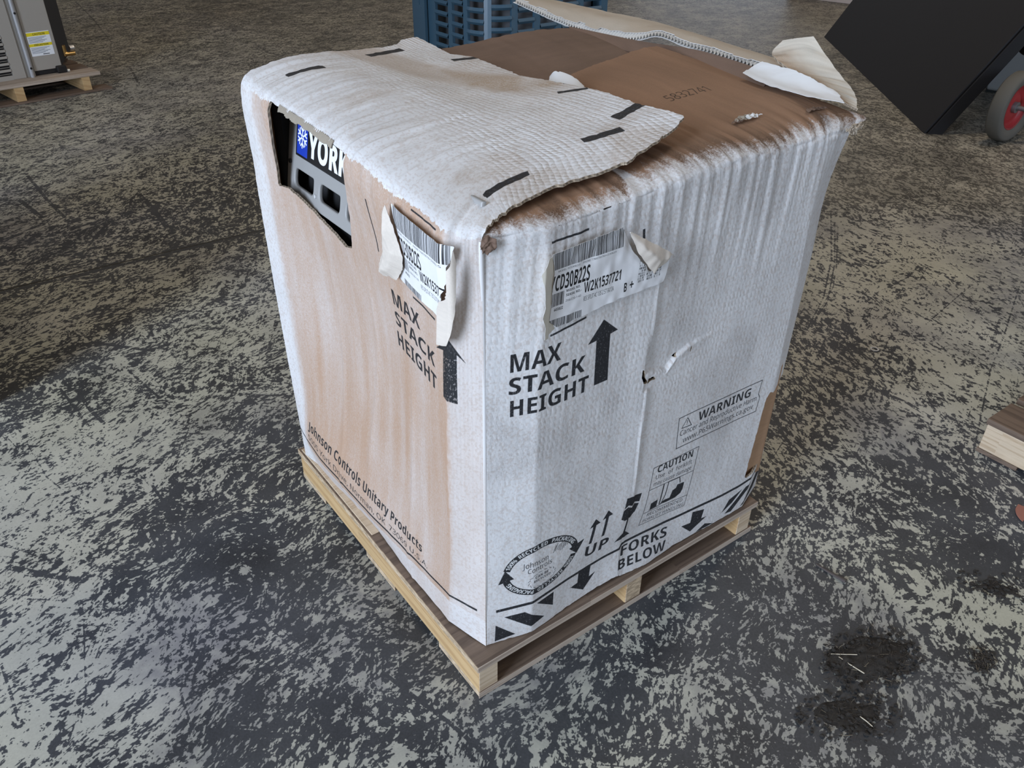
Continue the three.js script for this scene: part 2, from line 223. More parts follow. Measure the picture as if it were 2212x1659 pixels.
const rightNet = {
  x: [[.038, .118, .255, .395, .555, .675, .748], [.038, .117, .255, .395, .555, .682, .75], [.037, .116, .255, .395, .555, .686, .752], [.037, .114, .255, .395, .555, .69, .752], [.037, .114, .255, .395, .555, .69, .752], [.037, .118, .255, .395, .555, .683, .75],
    [.037, .12, .255, .395, .555, .68, .742], [.04, .12, .255, .395, .555, .69, .764], [.06, .12, .255, .395, .555, .69, .748], [.07, .12, .255, .395, .555, .685, .736], [.07, .12, .255, .395, .555, .685, .73], [.07, .12, .255, .395, .555, .675, .705]],
  y: [[.029, .006, .014, .006, .007, .005, .032], [.029, .004, .014, .012, .004, .003, .032], [.029, .003, .003, .003, .003, .003, .032], [.029, .003, .003, .003, .003, .003, .03], [.029, .003, .004, .005, .004, .003, .028], [.029, .003, .003, .003, .003, .003, .026],
    [.029, .003, .003, .003, .003, .002, .004], [.04, .026, .026, .026, .026, .022, .014], [.09, .09, .09, .09, .09, .085, .08], [.18, .18, .18, .18, .18, .175, .17], [.29, .29, .29, .29, .29, .285, .28], [.42, .42, .42, .42, .42, .42, .415]],
  h: [[.086, .088, .088, .088, .088, .088, .088], [.163, .163, .163, .163, .163, .163, .163], [.25, .25, .25, .25, .25, .25, .25], [.45, .45, .45, .45, .45, .45, .45], [.62, .62, .62, .62, .62, .62, .62], [.768, .768, .77, .77, .77, .77, .77],
    [.844, .847, .856, .865, .868, .868, .866], [.853, .856, .867, .876, .881, .884, .88], [.862, .866, .876, .884, .893, .902, .899], [.866, .870, .88, .89, .905, .908, .905], [.868, .872, .878, .892, .918, .918, .914], [.866, .868, .872, .888, .915, .932, .932]],
};
const leftPatch = makePatch(LEFT_S, LEFT_T, [leftNet.x, leftNet.y, leftNet.h], [1, 5]);
const rightPatch = makePatch(RIGHT_S, RIGHT_T, [rightNet.x, rightNet.y, rightNet.h], [1, 5], [6]);
function polyDist(P) {                                     // signed distance to a polygon, positive inside
  return (x, y) => {
    let d = 1e9, inside = false;
    for (let i = 0, j = P.length - 1; i < P.length; j = i++) {
      const [ax, ay] = P[j], [bx, by] = P[i], ex = bx - ax, ey = by - ay, wx = x - ax, wy = y - ay, k = clamp((wx * ex + wy * ey) / (ex * ex + ey * ey));
      d = Math.min(d, (wx - ex * k) ** 2 + (wy - ey * k) ** 2);
      if ((ay > y) !== (by > y) && x < (bx - ax) * (y - ay) / (by - ay) + ax) inside = !inside;
    }
    return (inside ? 1 : -1) * Math.sqrt(d);
  };
}
const ragged = (s, t, a = 0.0025, f = 120) => a * (noise(s * f, t * f + 5) - 0.5) * 2 + a * 0.6 * (noise(s * f * 3, t * f * 3) - 0.5);
// One sheet of board: a patch cut to an outline, with thickness; its groups are face, back and cut edge.
function sheet(patch, { s, t, step = 0.004, keep = null, disp = null, thick = 0.005, flip = false, size, from = size[0] }) {
  const ni = Math.max(2, Math.round((s[1] - s[0]) / step)), nj = Math.max(2, Math.round((t[1] - t[0]) / step)), N = (ni + 1) * (nj + 1);
  const pos = [], nor = [], uv = [], K = new Float32Array(N), grid = new Int32Array(N).fill(-1), st = [];
  const point = (a, b) => {
    const e = 0.0015, p = patch(a, b), pa = patch(a + e, b), pb = patch(a, b + e), A = pa.map((v, i) => v - p[i]), B = pb.map((v, i) => v - p[i]);
    let n = [A[1] * B[2] - A[2] * B[1], A[2] * B[0] - A[0] * B[2], A[0] * B[1] - A[1] * B[0]]; const l = Math.hypot(...n) * (flip ? -1 : 1) || 1; n = n.map((v) => v / l);
    const d = disp ? disp(a, b) : 0; return [p.map((v, i) => v + n[i] * d), n];
  };
  const pushV = (p, n, a, b) => { pos.push(p[0], p[2], -p[1]); nor.push(n[0], n[2], -n[1]); uv.push(flip ? (from - a) / size[0] : a / size[0], b / size[1]); st.push(a, b); return pos.length / 3 - 1; };
  const G = new Array(N);
  for (let j = 0; j <= nj; j++) for (let i = 0; i <= ni; i++) { const a = s[0] + (s[1] - s[0]) * i / ni, b = t[0] + (t[1] - t[0]) * j / nj, k = j * (ni + 1) + i; K[k] = keep ? keep(a, b) : 1; }
  const vert = (k) => { if (grid[k] < 0) { const i = k % (ni + 1), j = (k / (ni + 1)) | 0, a = s[0] + (s[1] - s[0]) * i / ni, b = t[0] + (t[1] - t[0]) * j / nj, [p, n] = point(a, b); grid[k] = pushV(p, n, a, b); } return grid[k]; };
  const cuts = new Map();
  const cut = (k, l) => { const key = k < l ? k * 1e7 + l : l * 1e7 + k; if (!cuts.has(key)) {
    const f = K[k] / (K[k] - K[l]), ak = s[0] + (s[1] - s[0]) * (k % (ni + 1)) / ni, bk = t[0] + (t[1] - t[0]) * ((k / (ni + 1)) | 0) / nj, al = s[0] + (s[1] - s[0]) * (l % (ni + 1)) / ni, bl = t[0] + (t[1] - t[0]) * ((l / (ni + 1)) | 0) / nj;
    const a = mix(ak, al, f), b = mix(bk, bl, f), [p, n] = point(a, b); cuts.set(key, pushV(p, n, a, b)); } return cuts.get(key); };
  const tris = [];
  const tri = (a, b, c) => {
    const q = [a, b, c], inn = q.filter((k) => K[k] > 0).length; if (!inn) return;
    const poly = []; for (let i = 0; i < 3; i++) { const k = q[i], l = q[(i + 1) % 3]; if (K[k] > 0) poly.push(vert(k)); if ((K[k] > 0) !== (K[l] > 0)) poly.push(cut(k, l)); }
    for (let i = 2; i < poly.length; i++) if (flip) tris.push(poly[0], poly[i], poly[i - 1]); else tris.push(poly[0], poly[i - 1], poly[i]);
  };
  for (let j = 0; j < nj; j++) for (let i = 0; i < ni; i++) { const k = j * (ni + 1) + i; tri(k, k + 1, k + ni + 2); tri(k, k + ni + 2, k + ni + 1); }
  const n = pos.length / 3, index = tris.slice(), E = new Map();
  for (let i = 0; i < tris.length; i += 3) for (let e = 0; e < 3; e++) { const a = tris[i + e], b = tris[i + (e + 1) % 3], r = b * 1e7 + a; if (E.has(r)) E.delete(r); else E.set(a * 1e7 + b, [a, b]); }
  for (let i = 0; i < n; i++) { for (let c = 0; c < 3; c++) pos.push(pos[i * 3 + c] - nor[i * 3 + c] * thick); uv.push(uv[i * 2], uv[i * 2 + 1]); }
  for (let i = 0; i < tris.length; i += 3) index.push(tris[i] + n, tris[i + 2] + n, tris[i + 1] + n);
  const edgeFrom = index.length;
  for (const [a, b] of E.values()) { const o = pos.length / 3; for (const k of [a, b, b + n, a + n]) { pos.push(pos[k * 3], pos[k * 3 + 1], pos[k * 3 + 2]); uv.push((st[(k % n) * 2] + st[(k % n) * 2 + 1]) * 30, k >= n ? 1 : 0); } index.push(o, o + 2, o + 1, o, o + 3, o + 2); }
  const g = new THREE.BufferGeometry(); g.setAttribute('position', new THREE.Float32BufferAttribute(pos, 3)); g.setAttribute('uv', new THREE.Float32BufferAttribute(uv, 2)); g.setIndex(index); g.computeVertexNormals();
  g.addGroup(0, tris.length, 0); g.addGroup(tris.length, tris.length, 1); g.addGroup(edgeFrom, index.length - edgeFrom, 2); return g;
}
const kraftTex = texOf(fillPixels(512, 512, (x, y, o) => { const f = fbm(x / 60, y / 14, 3) - 0.5, g = noise(x / 2, y / 1.3) - 0.5, v = 1 + 0.22 * f + 0.10 * g; o[0] = 0.43 * v; o[1] = 0.265 * v; o[2] = 0.155 * v; }), true, true);
const kraft = new THREE.MeshStandardMaterial({ map: kraftTex, roughness: 0.85 });
const paleKraftTex = texOf(fillPixels(512, 512, (x, y, o) => { const f = fbm(x / 70, y / 16, 3) - 0.5, g = noise(x / 2, y / 1.3) - 0.5, st = smooth(0.5, 0.8, fbm(x / 120 + 4, y / 60, 3)) * 0.4, v = 1 + 0.12 * f + 0.08 * g; o[0] = mix(0.47, 0.40, st) * v; o[1] = mix(0.40, 0.31, st) * v; o[2] = mix(0.315, 0.22, st) * v; }), true, true);
const paleKraft = new THREE.MeshStandardMaterial({ map: paleKraftTex, roughness: 0.85 });
const edgeTex = texOf(fillPixels(64, 64, (x, y, o) => { const q = Math.abs(((x / 16 + (y / 64) * 0.5) % 1) - 0.5) * 2, liner = y < 9 || y > 55, v = liner ? 1 : 0.45 + 0.55 * smooth(0.35, 0.9, q); o[0] = 0.46 * v; o[1] = 0.37 * v; o[2] = 0.27 * v; }), true, true);
const cutEdge = new THREE.MeshStandardMaterial({ map: edgeTex, roughness: 0.9 });
const dustyBoard = mat([0.33, 0.285, 0.225], 0.9);
const whitePaper = mat([0.72, 0.71, 0.69], 0.85);

// ---- printed faces. Canvas scale: PX pixels per metre of board.
const PX = 1700, INK = '#15161a';
function boardFace(W, T, mirrored, base, draw, wear) {
  const w = Math.round(W * PX), h = Math.round(T * PX), c = fillPixels(w, h, (x, y, o) => base(mirrored ? W - (x + 0.5) / PX : (x + 0.5) / PX, T - (y + 0.5) / PX, o));
  const p = canvas(w, h), g = p.getContext('2d'), X = (s) => (mirrored ? W - s : s) * PX, Y = (t) => (T - t) * PX; g.fillStyle = g.strokeStyle = INK; g.lineJoin = 'miter';
  const kit = {
    g, X, Y, poly(pts, fill = INK) { g.fillStyle = fill; g.beginPath(); pts.forEach(([s, t], i) => g[i ? 'lineTo' : 'moveTo'](X(s), Y(t))); g.closePath(); g.fill(); g.fillStyle = INK; },
    line(pts, wd) { g.lineWidth = wd * PX; g.beginPath(); pts.forEach(([s, t], i) => g[i ? 'lineTo' : 'moveTo'](X(s), Y(t))); g.stroke(); },
    text(str, s, t, wd, hgt, { font = 'bold', family = 'sans-serif', slope = 0, fill = INK } = {}) { g.save(); g.translate(X(s), Y(t)); g.transform(1, -slope, 0, 1, 0, 0); const F = hgt * PX / 0.714; g.font = `${font} ${F}px ${family}`; g.scale(wd * PX / g.measureText(str).width, 1); g.fillStyle = fill; g.fillText(str, 0, 0); g.restore(); },
  };
  draw(kit);
  const im = g.getImageData(0, 0, w, h), d = im.data;
  for (let y = 0, i = 3; y < h; y++) for (let x = 0; x < w; x++, i += 4) if (d[i]) { const s = mirrored ? W - x / PX : x / PX, t = T - y / PX; d[i] *= 1 - clamp(wear(s, t)); }
  g.putImageData(im, 0, 0); c.getContext('2d').drawImage(p, 0, 0); return texOf(c);
}
function whiteLiner(s, t, o) {                             // mottled white over kraft
  const m = fbm(s * 300, t * 300, 2), c = fbm(s * 22, t * 14, 3), f = noise(s * 1100, t * 700), v = 0.685 + 0.12 * (c - 0.5) + 0.05 * (f - 0.5), k = 0.26 * smooth(0.5, 0.72, m);
  o[0] = mix(v, 0.42, k); o[1] = mix(v * 0.985, 0.30, k); o[2] = mix(v * 0.975, 0.22, k);
}
const LW = 0.69, LT = 1.2, RW = 0.74, RT = 1.2;
const leftTex = boardFace(LW, LT, true, (s, t, o) => {
  whiteLiner(s, t, o);
  const grain = noise(s * 900, t * 500), grain2 = noise(s * 260, t * 90), streak = fbm(s * 46, t * 3.2, 3), blot = fbm(s * 7, t * 5 + 20, 3);
  if (t < 0.80) {                                          // the white coat has weathered to bare tan between the two corner creases
    const top = 0.765 + 0.010 * (noise(s * 60, 3) - 0.5) + 0.006 * (noise(s * 220, 9) - 0.5);
    let w = (t < top + 0.004 * (grain - 0.5) ? 1 : 0);
    const inside = smooth(0.052, 0.066, s + 0.006 * (grain2 - 0.5)) * (1 - smooth(0.622, 0.645, s + 0.010 * (grain2 - 0.5)));
    w *= mix(0.42, 1, inside) * (1 - 0.8 * smooth(0.63, 0.655, s));
    let k = w * clamp(0.80 + 0.5 * (streak - 0.5) + 0.5 * (blot - 0.45) + 0.30 * (grain - 0.5));
    if (t < 0.062) k *= 0.45;
    o[0] = mix(o[0], 0.46, k); o[1] = mix(o[1], 0.305, k); o[2] = mix(o[2], 0.21, k);
  } else {                                                 // a bare band where the flap was rubbed
    const mid = 1.0 + (0.68 - s) * 0.34, band = 1 - smooth(0.028, 0.062, Math.abs(t - mid - 0.02 * (noise(s * 8, 1) - 0.5)) + 0.02 * (grain - 0.5)), k = band * smooth(0.2, 0.34, s) * (0.55 + 0.35 * (grain - 0.5));
    const scuff = 0.35 * smooth(0.58, 0.72, fbm(s * 12 + 3, t * 9, 3)) * (0.4 + grain);
    const q = clamp(k + scuff); o[0] = mix(o[0], 0.40, q); o[1] = mix(o[1], 0.305, q); o[2] = mix(o[2], 0.22, q);
  }
}, (k) => {
  k.text('MAX', 0.231, 0.5745, 0.090, 0.0265); k.text('STACK', 0.233, 0.537, 0.137, 0.0245); k.text('HEIGHT', 0.236, 0.4975, 0.144, 0.026);
  k.g.lineWidth = 2; k.poly([[0.0585, 0.605], [0.0906, 0.5756], [0.0712, 0.5823], [0.0706, 0.5035], [0.0425, 0.5], [0.0442, 0.5823], [0.0283, 0.5699]]);
  k.line([[0.243, 0.7229], [0.246, 0.6523]], 0.0028); k.line([[0.1292, 0.7594], [0.0775, 0.7574]], 0.003); k.line([[0.1535, 0.6228], [0.0925, 0.6193]], 0.003);
  k.text('Johnson Controls Unitary Products', 0.618, 0.1115, 0.461, 0.0195, { font: 'bold' }); k.text('5005 York Drive, Norman, OK  73069 U.S.A.', 0.622, 0.0875, 0.487, 0.0125, { font: 'normal' });
  k.line([[0.69, 0.0752], [0.013, 0.0782]], 0.005);
  const dash = (a, b, c, d, w, tip = 1) => { const L = Math.hypot(c - a, d - b), nx = (d - b) / L * w / 2, ny = -(c - a) / L * w / 2, P = []; for (let i = 0; i <= 10; i++) { const f = i / 10, q = mix(1, tip, f) * rr(0.75, 1.1); P.push([mix(a, c, f) + nx * q, mix(b, d, f) + ny * q]); } for (let i = 10; i >= 0; i--) { const f = i / 10, q = mix(1, tip, f) * rr(0.75, 1.1); P.push([mix(a, c, f) - nx * q, mix(b, d, f) - ny * q]); } k.poly(P); };
  dash(0.042, 0.862, 0.052, 0.94, 0.017, 0.7); dash(0.078, 1.046, 0.067, 1.112, 0.014, 1.3); dash(0.107, 1.128, 0.114, 1.19, 0.022); dash(0.262, 1.134, 0.24, 1.178, 0.012); dash(0.616, 0.84, 0.611, 0.902, 0.02); dash(0.647, 1.002, 0.669, 1.084, 0.018); dash(0.555, 1.13, 0.542, 1.185, 0.02);
}, (s, t) => 0.06 + 0.45 * smooth(0.66, 0.82, noise(s * 700, t * 420)) * (s < 0.095 && t < 0.575 && t > 0.49 ? 1.2 : t > 0.8 ? 0.3 : 0.45));
const rightTex = boardFace(RW, RT, false, (s, t, o) => {
  whiteLiner(s, t, o);
  const grain = noise(s * 900, t * 500), flute = noise(s * 95, t * 3.5) - 0.5, flute2 = noise(s * 210, t * 8 + 4) - 0.5;
  // the top has lost its white coat: bare brown kraft beyond a line that runs further down in the valleys between the flutes
  const line = 0.783 + 0.016 * smooth(0.2, 0.34, s) * (1 - smooth(0.42, 0.5, s)) + 0.012 * smooth(0.6, 0.7, s) + 0.045 * flute * (0.4 + 0.6 * noise(s * 17, 2)) + 0.016 * flute2 + 0.012 * (fbm(s * 9, 7, 2) - 0.5) + 0.05 * Math.exp(-(((s - 0.243) / 0.012) ** 2));
  const a = (t - line) / 0.022, k = a < -1.6 ? 0 : smooth(-1.0, 1.0, a + 1.0 * (grain - 0.5) + 0.6 * (noise(s * 300, t * 160) - 0.5));
  const burnt = 0.42 * Math.exp(-((a - 1.0) ** 2) * 0.5) * smooth(-0.05, 0.25, -flute + 0.1) * (0.5 + grain);
  const v = (1 + 0.25 * (fbm(s * 60, t * 8, 3) - 0.5) + 0.12 * (grain - 0.5) + 0.30 * (fbm(s * 6 + 8, t * 6, 3) - 0.5)) * (1 - burnt);
  o[0] = mix(o[0], 0.26 * v, k); o[1] = mix(o[1], 0.146 * v, k); o[2] = mix(o[2], 0.085 * v, k);
  const dirt = 0.16 * smooth(0.5, 0.75, fbm(s * 8, t * 7 + 3, 3)) * (0.5 + grain) * (t < 0.8 ? 1 : 0); o[0] *= 1 - dirt; o[1] *= 1 - dirt * 1.05; o[2] *= 1 - dirt * 1.08;
}, (k) => {
  k.text('MAX', 0.036, 0.5515, 0.085, 0.0285); k.text('STACK', 0.036, 0.5145, 0.13, 0.028); k.text('HEIGHT', 0.037, 0.4765, 0.139, 0.0275);
  k.poly([[0.195, 0.591], [0.169, 0.558], [0.1845, 0.5595], [0.1865, 0.481], [0.2129, 0.481], [0.2103, 0.562], [0.2245, 0.5645]]);
  k.line([[0.0914, 0.7412], [0.1549, 0.7403]], 0.0032); k.line([[0.2554, 0.713], [0.257, 0.698]], 0.004); k.line([[0.1, 0.597], [0.1617, 0.6057]], 0.0032);
  // warning panel
  k.line([[0.392, 0.334], [0.6094, 0.330], [0.606, 0.300], [0.612, 0.29], [0.609, 0.259], [0.394, 0.2675], [0.392, 0.3345]], 0.0014);
  k.line([[0.4147, 0.3266], [0.4025, 0.3085], [0.427, 0.306], [0.4147, 0.3266]], 0.0014); k.text('!', 0.4133, 0.3105, 0.003, 0.0105);
  k.text('WARNING', 0.444, 0.3065, 0.141, 0.0195, { slope: -0.02 }); k.text('Cancer and Reproductive Harm', 0.399, 0.292, 0.205, 0.0115, { font: 'normal', slope: -0.03 }); k.text('www.P65Warnings.ca.gov', 0.409, 0.2735, 0.189, 0.0115, { font: 'normal', slope: -0.02 });
  // caution panel with a fork truck
  k.line([[0.3412, 0.2486], [0.458, 0.2442], [0.4485, 0.104], [0.331, 0.1135], [0.3412, 0.2486]], 0.0012); k.line([[0.337, 0.1994], [0.4545, 0.189]], 0.0012); k.line([[0.335, 0.1437], [0.45, 0.1306]], 0.0012);
  k.text('CAUTION', 0.351, 0.2325, 0.095, 0.0155, { slope: -0.06 }); k.text('Use  of  forklift', 0.349, 0.2185, 0.096, 0.0095, { font: 'normal', slope: -0.08 }); k.text('may cause damage', 0.346, 0.204, 0.1, 0.0095, { font: 'normal', slope: -0.08 });
  k.text('RECOMMENDED', 0.345, 0.1295, 0.095, 0.0085, { font: 'normal', slope: -0.1 }); k.text('FORKLIFT HANDLING', 0.338, 0.1175, 0.108, 0.008, { font: 'normal', slope: -0.1 });
  k.poly([[0.349, 0.146], [0.349, 0.162], [0.366, 0.163], [0.366, 0.146]]); k.line([[0.347, 0.1455], [0.372, 0.1445], [0.39, 0.147]], 0.0015); k.line([[0.373, 0.147], [0.376, 0.195]], 0.003); k.line([[0.378, 0.147], [0.385, 0.165], [0.388, 0.195], [0.417, 0.192], [0.421, 0.176]], 0.0022);
  k.poly([[0.374, 0.146], [0.384, 0.152], [0.399, 0.150], [0.403, 0.166], [0.412, 0.168], [0.414, 0.175], [0.433, 0.172], [0.432, 0.155], [0.428, 0.147], [0.415, 0.142], [0.392, 0.143]]);
  // handling bar
  k.line([[0.018, 0.0775], [0.2, 0.077], [0.288, 0.0785], [0.294, 0.088], [0.61, 0.0745], [0.74, 0.084]], 0.0062);
  // broken glass
  k.poly([[0.2806, 0.211], [0.3184, 0.204], [0.315, 0.186], [0.303, 0.191], [0.297, 0.185], [0.287, 0.192], [0.278, 0.187]]); k.poly([[0.2765, 0.184], [0.286, 0.188], [0.296, 0.181], [0.303, 0.187], [0.3145, 0.182], [0.308, 0.165], [0.297, 0.157], [0.284, 0.156], [0.274, 0.164]]); k.poly([[0.289, 0.158], [0.294, 0.158], [0.2935, 0.118], [0.287, 0.118]]); k.poly([[0.270, 0.106], [0.287, 0.122], [0.294, 0.122], [0.31, 0.105]]);
  k.text('UP', 0.1945, 0.1115, 0.061, 0.028, { slope: -0.1 });
  for (const [a, b, c, d] of [[0.2118, 0.1995, 0.206, 0.143], [0.2395, 0.2045, 0.2346, 0.1453]]) { k.line([[a, b - 0.008], [c, d]], 0.0065); k.poly([[a, b], [a - 0.0115, b - 0.0165], [a + 0.0115, b - 0.0145]]); }
  // recycled ring: two curved arrows with white lettering
  const cx = 0.103, cy = 0.153, rx = 0.068, ry = 0.0515; const at = (deg, f = 1) => [cx + rx * f * Math.cos(deg * Math.PI / 180), cy + ry * f * Math.sin(deg * Math.PI / 180)];
  const arc = (a, b) => { const P = []; for (let i = 0; i <= 40; i++) P.push(at(mix(a, b, i / 40))); k.line(P, 0.0125); };
  arc(166, 10); arc(-12, -170); k.poly([[0.158, 0.160], [0.19, 0.166], [0.1765, 0.139]]); k.poly([[0.022, 0.139], [0.05, 0.145], [0.034, 0.168]]);
  const ringText = (str, a, b, out) => { const g = k.g; [...str].forEach((ch, i) => { const th = mix(a, b, i / (str.length - 1)), [s, t] = at(th), dx = -rx * Math.sin(th * Math.PI / 180), dy = ry * Math.cos(th * Math.PI / 180); g.save(); g.translate(k.X(s), k.Y(t)); g.rotate(Math.atan2(-dy, dx) + (out ? Math.PI : 0)); g.font = `bold ${0.0115 * PX}px sans-serif`; g.textAlign = 'center'; g.fillStyle = '#d8d8d6'; g.fillText(ch, 0, 0.0042 * PX); g.restore(); }); };
  ringText('100% RECYCLED PACKAGING', 160, 24, true); ringText('100% RECYCLED PACKAGING', -20, -156, true);
  k.text('Johnson', 0.0662, 0.162, 0.049, 0.012, { font: 'normal', slope: 0.03 }); k.text('Controls', 0.074, 0.148, 0.049, 0.011, { font: 'normal', slope: 0.03 });
  for (let i = 0; i < 9; i++) k.line([[0.124 + i * 0.0035, 0.172 + 0.003 * Math.sin(i)], [0.129 + i * 0.0032, 0.187 + 0.003 * Math.sin(i * 2)]], 0.0011);
  for (let i = 0; i < 16; i++) { const a = i / 16 * 6.283, b = a + 0.3; k.line([[0.104 + 0.026 * Math.cos(a), 0.126 + 0.016 * Math.sin(a)], [0.104 + 0.029 * Math.cos(b), 0.126 + 0.018 * Math.sin(b)]], 0.0008); }
  k.text('CAN BE', 0.089, 0.131, 0.028, 0.006); k.text('RECYCLED', 0.086, 0.123, 0.036, 0.0055);
  k.poly([[0.1916, 0.081], [0.2207, 0.0768], [0.2195, 0.0475], [0.2343, 0.0509], [0.2071, 0.0212], [0.1745, 0.048], [0.1915, 0.0495]]); k.poly([[0.4787, 0.0713], [0.5121, 0.0625], [0.509, 0.039], [0.5245, 0.037], [0.4817, 0.017], [0.4525, 0.0463], [0.4775, 0.043]]);
  k.text('FORKS', 0.291, 0.0555, 0.124, 0.0255, { slope: -0.11 }); k.text('BELOW', 0.2865, 0.0225, 0.126, 0.0245, { slope: -0.11 });
  k.poly([[0.095, 0.068], [0.1335, 0.0685], [0.1336, 0.0342]]); k.poly([[0.0329, 0.0587], [0.0707, 0.0582], [0.1137, 0.0208], [0.0837, 0.0162]]); k.poly([[0.0169, 0.0432], [0.0538, 0.0079], [0.0153, 0.0037]]); k.poly([[0.5, 0.004], [0.525, 0.016], [0.553, 0.003]]);
  k.poly([[0.575, 0.020], [0.59, 0.049], [0.6285, 0.0600], [0.604, 0.035]]); k.poly([[0.588, 0.011], [0.64, 0.060], [0.662, 0.062], [0.61, 0.008]]); k.poly([[0.64, 0.006], [0.69, 0.064], [0.735, 0.070], [0.69, 0.02]]);
  k.text('5832741', 0.482, 0.967, 0.103, 0.021, { font: 'normal', fill: '#2a1a10', slope: 0.03 });
}, (s, t) => (t > 0.9 ? 0.18 : 0.04) + 0.3 * smooth(0.74, 0.88, noise(s * 800, t * 600)));
// fine relief: flutes on the faces, pressed cells on the flap
const emboss = (a, b, pa, pb) => { const row = Math.floor(b / pb), u = a / pa + (row & 1 ? 0.5 : 0), v = b / pb; return Math.pow(Math.abs(Math.sin(Math.PI * u)), 0.8) * Math.pow(Math.abs(Math.sin(Math.PI * v)), 0.8); };
const bumpL = bumpTex(690, 1200, (x, y) => {
  const s = 0.69 - x / 1000, t = y / 1000, w = 0.004 * (fbm(s * 30, t * 30, 2) - 0.5);
  const fibre = noise(s * 800, t * 260), face = 0.35 + 0.22 * fbm(s * 120, t * 30, 3) + 0.12 * fibre + 0.06 * Math.sin(s * 960);
  if (t < 0.74) return face;
  const cells = 0.85 * emboss(s + t * 0.12 + w * 2.6, t + 0.1 * s + w * 2.6, 0.0078, 0.0102) * (0.15 + 1.3 * fbm(s * 60 + 9, t * 60, 2)), bare = 1 - smooth(0.03, 0.065, Math.abs(t - 1.0 - (0.68 - s) * 0.34));
  const wr = 0.3 + 0.5 * noise(s * 210, t * 16); if (t < 0.98) { const q = smooth(0.85, 0.97, t - 0.12 * (s - 0.2)); return mix(face, mix(wr, 0.15 + cells + 0.1 * fibre, q), smooth(0.74, 0.80, t)); }
  return mix(face, 0.15 + cells * (1 - 0.85 * bare * smooth(0.25, 0.4, s)) + 0.1 * fibre, smooth(0.74, 0.86, t));
});
const bumpR = bumpTex(740, 1200, (x, y) => {
  const s = x / 1000, t = y / 1000, w = 0.004 * (fbm(s * 26, t * 26, 2) - 0.5), fibre = noise(s * 900, t * 260);
  if (t > 0.80) return 0.4 + 0.15 * fibre + 0.2 * fbm(s * 160, t * 18, 2);
  const low = smooth(0.45, 0.3, t), slant = noise((s + t) * 190, (s - t) * 60); return 0.1 + 0.42 * emboss(s + 0.3 * t + w * 3, t + w * 3, 0.0088, 0.0125) * (0.1 + 1.2 * fbm(s * 50, t * 50, 2)) * (1 - 0.6 * low) + 0.35 * slant * low + 0.22 * noise(s * 150, t * 26) + 0.12 * fibre;
});
const leftFace = new THREE.MeshStandardMaterial({ map: leftTex, roughness: 0.72, bumpMap: bumpL, bumpScale: 0.0015 });
const rightFace = new THREE.MeshStandardMaterial({ map: rightTex, roughness: 0.72, bumpMap: bumpR, bumpScale: 0.0011 });

const carton = thing('shipping_carton', 'battered white and tan carton with a torn top, on the foreground pallet', 'box');
// left side with the flap folded over the top
const leftOutline = polyDist([[-0.001, -0.02], [-0.001, 0.764], [-0.012, 0.86], [-0.004, 0.97], [-0.006, 1.08], [0.02, 1.168], [0.034, 1.197], [0.1156, 1.184], [0.241, 1.179], [0.3885, 1.155], [0.5, 1.17], [0.556, 1.179], [0.6, 1.16], [0.645, 1.165], [0.73, 1.172], [0.725, 1.12], [0.7, 1.09], [0.69, 1.05], [0.7, 0.946], [0.69, 0.834], [0.689, 0.773], [0.69, -0.02]]);
const windowHole = polyDist([[0.568, 0.769], [0.583, 0.72], [0.597, 0.675], [0.603, 0.645], [0.572, 0.648], [0.535, 0.640], [0.486, 0.627], [0.419, 0.615], [0.389, 0.606], [0.358, 0.615], [0.342, 0.652], [0.32, 0.704], [0.294, 0.767], [0.3286, 0.7686], [0.384, 0.7696], [0.451, 0.7714], [0.496, 0.7686]]);
const leftDisp = (s, t) => {
  const env = smooth(0.66, 0.76, t) * (1 - smooth(0.9, 1.02, t));
  return 0.0045 * (fbm(s * 14, t * 2.4, 3) - 0.5) * (t < 0.74 ? 1 : 0.3) + env * 0.0045 * (noise(s * 110, t * 6) - 0.5) + smooth(0.8, 0.9, t) * 0.010 * (fbm(s * 7, t * 7 + 5, 3) - 0.5)
    + 0.0018 * Math.exp(-(((s - 0.345 - 0.02 * Math.sin(t * 9)) / 0.006) ** 2)) * smooth(0.1, 0.2, t) * (1 - smooth(0.55, 0.6, t)) + 0.0016 * Math.exp(-(((s - 0.47 - 0.03 * t) / 0.005) ** 2)) * (1 - smooth(0.5, 0.6, t)) + 0.0015 * Math.exp(-(((s - 0.21 + 0.05 * t) / 0.005) ** 2)) * (1 - smooth(0.4, 0.5, t));
};
put('side_panel', sheet(leftPatch, { s: [-0.02, 0.74], t: [0, 1.2], keep: (s, t) => Math.min(leftOutline(s, t), -windowHole(s, t)) + (t > 0.02 && (s > 0.004 || t > 0.78) ? ragged(s, t, t > 0.8 ? 0.003 : 0.0012) : 0), disp: leftDisp, thick: 0.0045, flip: true, size: [LW, LT] }), [leftFace, kraft, cutEdge], carton);
// right side with its flap
const RIDGES = [[0.232, 0.006, 0.55, 0.93], [0.262, 0.003, 0.6, 0.86], [0.285, 0.0035, 0.62, 0.84], [0.318, 0.003, 0.58, 0.86], [0.352, 0.0045, 0.6, 0.9], [0.376, 0.003, 0.56, 0.86], [0.416, 0.0045, 0.6, 0.92], [0.44, 0.003, 0.6, 0.9], [0.468, 0.0055, 0.62, 0.95], [0.492, 0.004, 0.62, 0.94], [0.522, 0.003, 0.6, 0.85], [0.56, 0.0045, 0.66, 0.93], [0.583, 0.003, 0.66, 0.92], [0.61, 0.0035, 0.7, 0.9], [0.2, 0.003, 0.66, 0.88], [0.17, 0.0035, 0.68, 0.86], [0.145, 0.003, 0.68, 0.86], [0.118, 0.003, 0.7, 0.86], [0.095, 0.0025, 0.7, 0.85], [0.07, 0.003, 0.72, 0.85], [0.045, 0.002, 0.72, 0.84]];
